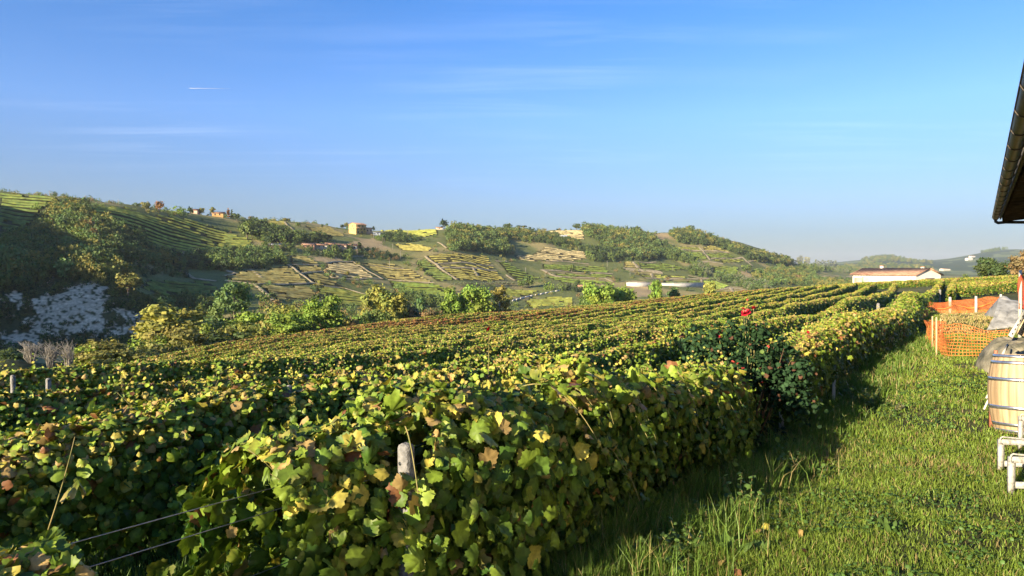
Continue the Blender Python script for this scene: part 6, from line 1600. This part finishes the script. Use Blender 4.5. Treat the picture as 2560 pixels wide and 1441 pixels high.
def path_grass():
    rng = np.random.default_rng(33)
    n = 690000
    r = np.exp(rng.uniform(math.log(3.0), math.log(48), n)); az = np.radians(rng.uniform(-14, 56, n))
    x = r * np.sin(az); y = r * np.cos(az); u, v = xy2uv(x, y)
    keep = (v < V0 + .1 + .3 * rng.normal(0, .5, n)) & (v > -14); keep &= rng.random(n) > .75 * sstep(.56, .70, fbm(x / .9, y / .9, 71, 3)); x, y, u, v, r = x[keep], y[keep], u[keep], v[keep], r[keep]; n = len(x)
    p1 = fbm(x / 1.7, y / 1.7, 3, 3); p2 = fbm(x / .5, y / .5, 5, 2); p3 = fbm(x / 5, y / 5, 15, 2)
    h = (.025 + .05 * rng.random(n)) * (.6 + 1.1 * p1) * (1 + .6 * sstep(.9, 2.0, v) + .15 * r / 20)
    w = np.maximum(.0045, r * .00105) * (.7 + .7 * rng.random(n))
    c = np.array([0.175, 0.265, 0.040]) * (.5 + .7 * rng.random((n, 1))) * (.75 + .5 * p2[:, None])
    lime = np.array([0.27, 0.33, 0.045]); k = np.clip((p3 - .35) * 2, 0, 1)[:, None] * rng.random((n, 1)) * .9; c = c * (1 - k) + lime * k
    dry = (rng.random(n) < .10 + .45 * sstep(.55, .75, p1 * .5 + p3 * .5)); c[dry] = np.array([0.30, 0.235, 0.10]) * (.7 + .6 * rng.random((int(dry.sum()), 1)))
    qx, qy = project(np.stack([x, y, H(x, y)], 1))
    straw = (qx > 2350) & (qy > 780) & (qy < 835) & (y > 17) & (rng.random(n) < .85); c[straw] = np.array([0.40, 0.31, 0.13]) * (.7 + .5 * rng.random((int(straw.sum()), 1)))
    blades(x, y, h, w, c, rng, .8, "grass", "short sunlit grass of the path")
    # long grass along the foot of the hedge
    m = 36000
    uu = np.exp(rng.uniform(math.log(2.6), math.log(26), m)); vv = V0 - .42 - np.abs(rng.normal(0, .32, m)); clump = fbm(uu / .5, vv / .4, 61, 3); ok = clump > .47
    uu, vv, clump = uu[ok], vv[ok], clump[ok]; xy = uv2xy(uu, vv); m = len(uu); rr = np.hypot(xy[:, 0], xy[:, 1])
    hh = (.08 + .26 * rng.random(m)) * (clump * 1.5); cc = np.array([0.12, 0.20, 0.032]) * (.6 + .8 * rng.random((m, 1))); q = rng.random(m) < .12; cc[q] = (.34, .28, .12)
    blades(xy[:, 0], xy[:, 1], hh, np.maximum(.005, rr * .0009) * (.7 + .6 * rng.random(m)), cc, rng, .55, "long_grass", "longer grass along the foot of the path row")
    # alley grass between the rows
    m = 150000
    r = np.exp(rng.uniform(math.log(2.5), math.log(45), m)); az = np.radians(rng.uniform(-40, 37, m)); x = r * np.sin(az); y = r * np.cos(az); u, v = xy2uv(x, y)
    ok = (v > 2.5) & (v < 16); x, y, r = x[ok], y[ok], r[ok]; m = len(x)
    cc = np.array([0.075, 0.135, 0.024]) * (.6 + .8 * rng.random((m, 1)))
    blades(x, y, (.05 + .14 * rng.random(m)), np.maximum(.006, r * .0016) * (.7 + .6 * rng.random(m)), cc, rng, .6, "alley_grass", "grass growing in the alleys between vine rows")
    # clover and broad leaves in the turf
    m = 30000
    r = np.exp(rng.uniform(math.log(3.2), math.log(16), m)); az = np.radians(rng.uniform(-8, 40, m)); x = r * np.sin(az); y = r * np.cos(az); u, v = xy2uv(x, y)
    ok = (v < 2.1) & (fbm(x / .7, y / .7, 44, 3) > .52); x, y, r = x[ok], y[ok], r[ok]; m = len(x)
    pos = np.stack([x, y, H(x, y) + .02 + .05 * rng.random(m)], 1)
    V, T, Cc = leaves(pos, rng.normal(0, .4, (m, 3)) + [0, 0, 1], rng.normal(0, 1, (m, 3)), np.maximum(.022, r * .003) * (.6 + .8 * rng.random(m)), np.array([0.085, 0.16, 0.035]) * (.7 + .6 * rng.random((m, 1))), np.zeros((m, 3)), np.zeros(m), 2, rng)
    tag(mesh("clover", V, [T], M_GRASS, None, Cc), "clover and broad leaved herbs in the turf", "clover", None, "stuff")
path_grass()
def fallen():
    rng = np.random.default_rng(12); m = 150
    uu = np.exp(rng.uniform(math.log(3), math.log(24), m)); vv = V0 - .5 - np.abs(rng.normal(0, .45, m)); xy = uv2xy(uu, vv)
    pos = np.stack([xy[:, 0], xy[:, 1], H(xy[:, 0], xy[:, 1]) + .03 + .04 * rng.random(m)], 1)
    c = np.where(rng.random((m, 1)) < .5, TAN, np.where(rng.random((m, 1)) < .5, BRN, GOLD)) * (.7 + .5 * rng.random((m, 1)))
    V, T, Cc = leaves(pos, rng.normal(0, .5, (m, 3)) + [0, 0, 1], rng.normal(0, 1, (m, 3)), .05 * (.5 + .7 * rng.random(m)), c, np.zeros((m, 3)), np.zeros(m), 1, rng)
    tag(mesh("fallen_leaves", V, [T], M_VINE, None, Cc), "dry vine leaves fallen on the grass by the path row", "leaves", None, "stuff")
fallen()

def weed(px, yb, yt, label, kind, seed, col=(0.10, 0.17, 0.04)):
    rng = np.random.default_rng(seed)
    g = hits([(px, yb)], 2.2, 40)[0]; h = (yb - yt) / F * g[1]
    r = empty("weed", g); tag(r, label, "weed", "tall weeds in the path grass")
    P_, N_, D_, S_ = [], [], [], []
    if kind == "dock":
        for i in range(11):
            a = rng.random() * 6.28; L = h * rng.uniform(.7, 1.1); d = norm(np.array([math.cos(a) * .55, math.sin(a) * .55, 1.0]))
            P_.append([math.cos(a) * .02, math.sin(a) * .02, .0] + d * L * .45); N_.append([-math.cos(a), -math.sin(a), .6]); D_.append(d); S_.append(L)
        V, T, Cc = leaves(np.array(P_), np.array(N_), np.array(D_), np.array(S_), np.array(col) * (.8 + .4 * rng.random((11, 1))), np.zeros((11, 3)), np.zeros(11), 2, rng)
        V = V.copy(); c = np.repeat(np.array(P_), len(V) // 11, 0); dd = np.repeat(np.array(D_), len(V) // 11, 0); t = ((V - c) * dd).sum(1, keepdims=True) * dd; V = c + t + (V - c - t) * .38
        mesh("foliage", V, [T], M_GRASS, r, Cc)
    else:
        for i in range(5 if kind == "bushy" else 3):
            b = np.array([rng.normal(0, .05), rng.normal(0, .05), 0]); tp = b + [rng.normal(0, .09) * (h / .4 + .4), rng.normal(0, .09), h * rng.uniform(.65, 1.0)]
            s = np.array([b, (b + tp) / 2 + rng.normal(0, .012, 3), tp]); MB().tube(s, [.005, .004, .002], 5).build("stem", M_GREENSTEM, r)
            for f in np.linspace(.15, 1, 13):
                p = b + (tp - b) * f; a = rng.random() * 6.28; d = np.array([math.cos(a), math.sin(a), rng.uniform(-.1, .6)])
                P_.append(p + d * .02); N_.append([rng.normal(0, .4), rng.normal(0, .4), 1]); D_.append(d); S_.append((.075 if kind == "bushy" else .06) * rng.uniform(.6, 1.1) * (1.25 - .7 * f) * max(.8, h / .35))
        m = len(P_); V, T, Cc = leaves(np.array(P_), np.array(N_), np.array(D_), np.array(S_), np.array(col) * (.75 + .5 * rng.random((m, 1))), np.zeros((m, 3)), np.zeros(m), 2, rng)
        mesh("foliage", V, [T], M_GRASS, r, Cc)
for a in [(1872, 1300, 1188, "light green branching weed at the hedge foot near the trestles' height", "bushy", 1), (1828, 1392, 1330, "broad bladed dock clump at the bottom of the hedge edge", "dock", 2), (1998, 1206, 1120, "feathery weed tuft in sun below the rose bush", "bushy", 3),
          (2004, 1092, 1048, "small pale weed in front of the pinkish stub", "upright", 4), (2128, 1010, 948, "leafy weed in the row shade, leftmost of the cluster at the shadow end", "bushy", 5), (2172, 1016, 962, "leafy weed in the row shade, in the middle of the shadow end cluster", "bushy", 6),
          (2216, 1026, 984, "leafy weed at the tip of the row shadow", "upright", 7), (2226, 1336, 1296, "low plantain with one orange leaf in open turf", "dock", 8), (2012, 1200, 1150, "narrow bladed clump beside the feathery weed", "dock", 9),
          (1600, 1425, 1330, "tall grassy weed leaning out of the hedge foot", "bushy", 10), (1690, 1436, 1380, "pale weed clump at the bottom edge beside the hedge", "bushy", 11), (2250, 1030, 1008, "greyish low herb beside the row shadow tip", "bushy", 12, (.16, .17, .09)), (1758, 1240, 1190, "yellowish sprig at the hedge foot by hanging leaves", "upright", 13), (1660, 1400, 1330, "dense pale weed tuft where the hedge meets the lower lawn", "bushy", 14), (1730, 1380, 1300, "upright weed with small leaves among long grass at the hedge foot", "bushy", 15), (1780, 1330, 1262, "spreading weed before the hanging dry leaves", "bushy", 16),
          (1900, 1390, 1350, "dock clump in sun beside the broad bladed one", "dock", 17), (1925, 1160, 1100, "weed at the foot of the rose bush", "bushy", 18), (2060, 1060, 1012, "grey green weed between stub and shadow cluster", "bushy", 19, (.13, .18, .07)), (1540, 1438, 1392, "leafy weed in the corner of hedge and photo bottom", "bushy", 20)]:
    weed(*a)

# ------------------------------------------------------------------ haze in the valley air
def haze():
    zmin = float(GZ.min()) - 1.5; zmax = float(GZ.max()) + 35.0; R = 9450.0
    mb = MB(); mb.box((0, 0, (zmin + zmax) / 2), 2 * R, 2 * R, zmax - zmin)
    m = bpy.data.materials.new("haze_air"); m.use_nodes = True; nt = m.node_tree; nt.nodes.clear()
    out = nt.nodes.new("ShaderNodeOutputMaterial"); v = nt.nodes.new("ShaderNodeVolumePrincipled")
    v.inputs["Color"].default_value = (0.80, 0.88, 1.0, 1); v.inputs["Density"].default_value = 0.000065; v.inputs["Anisotropy"].default_value = 0.1
    nt.links.new(v.outputs[0], out.inputs["Volume"])
    tag(mb.build("haze", m), kind="stuff")
haze()
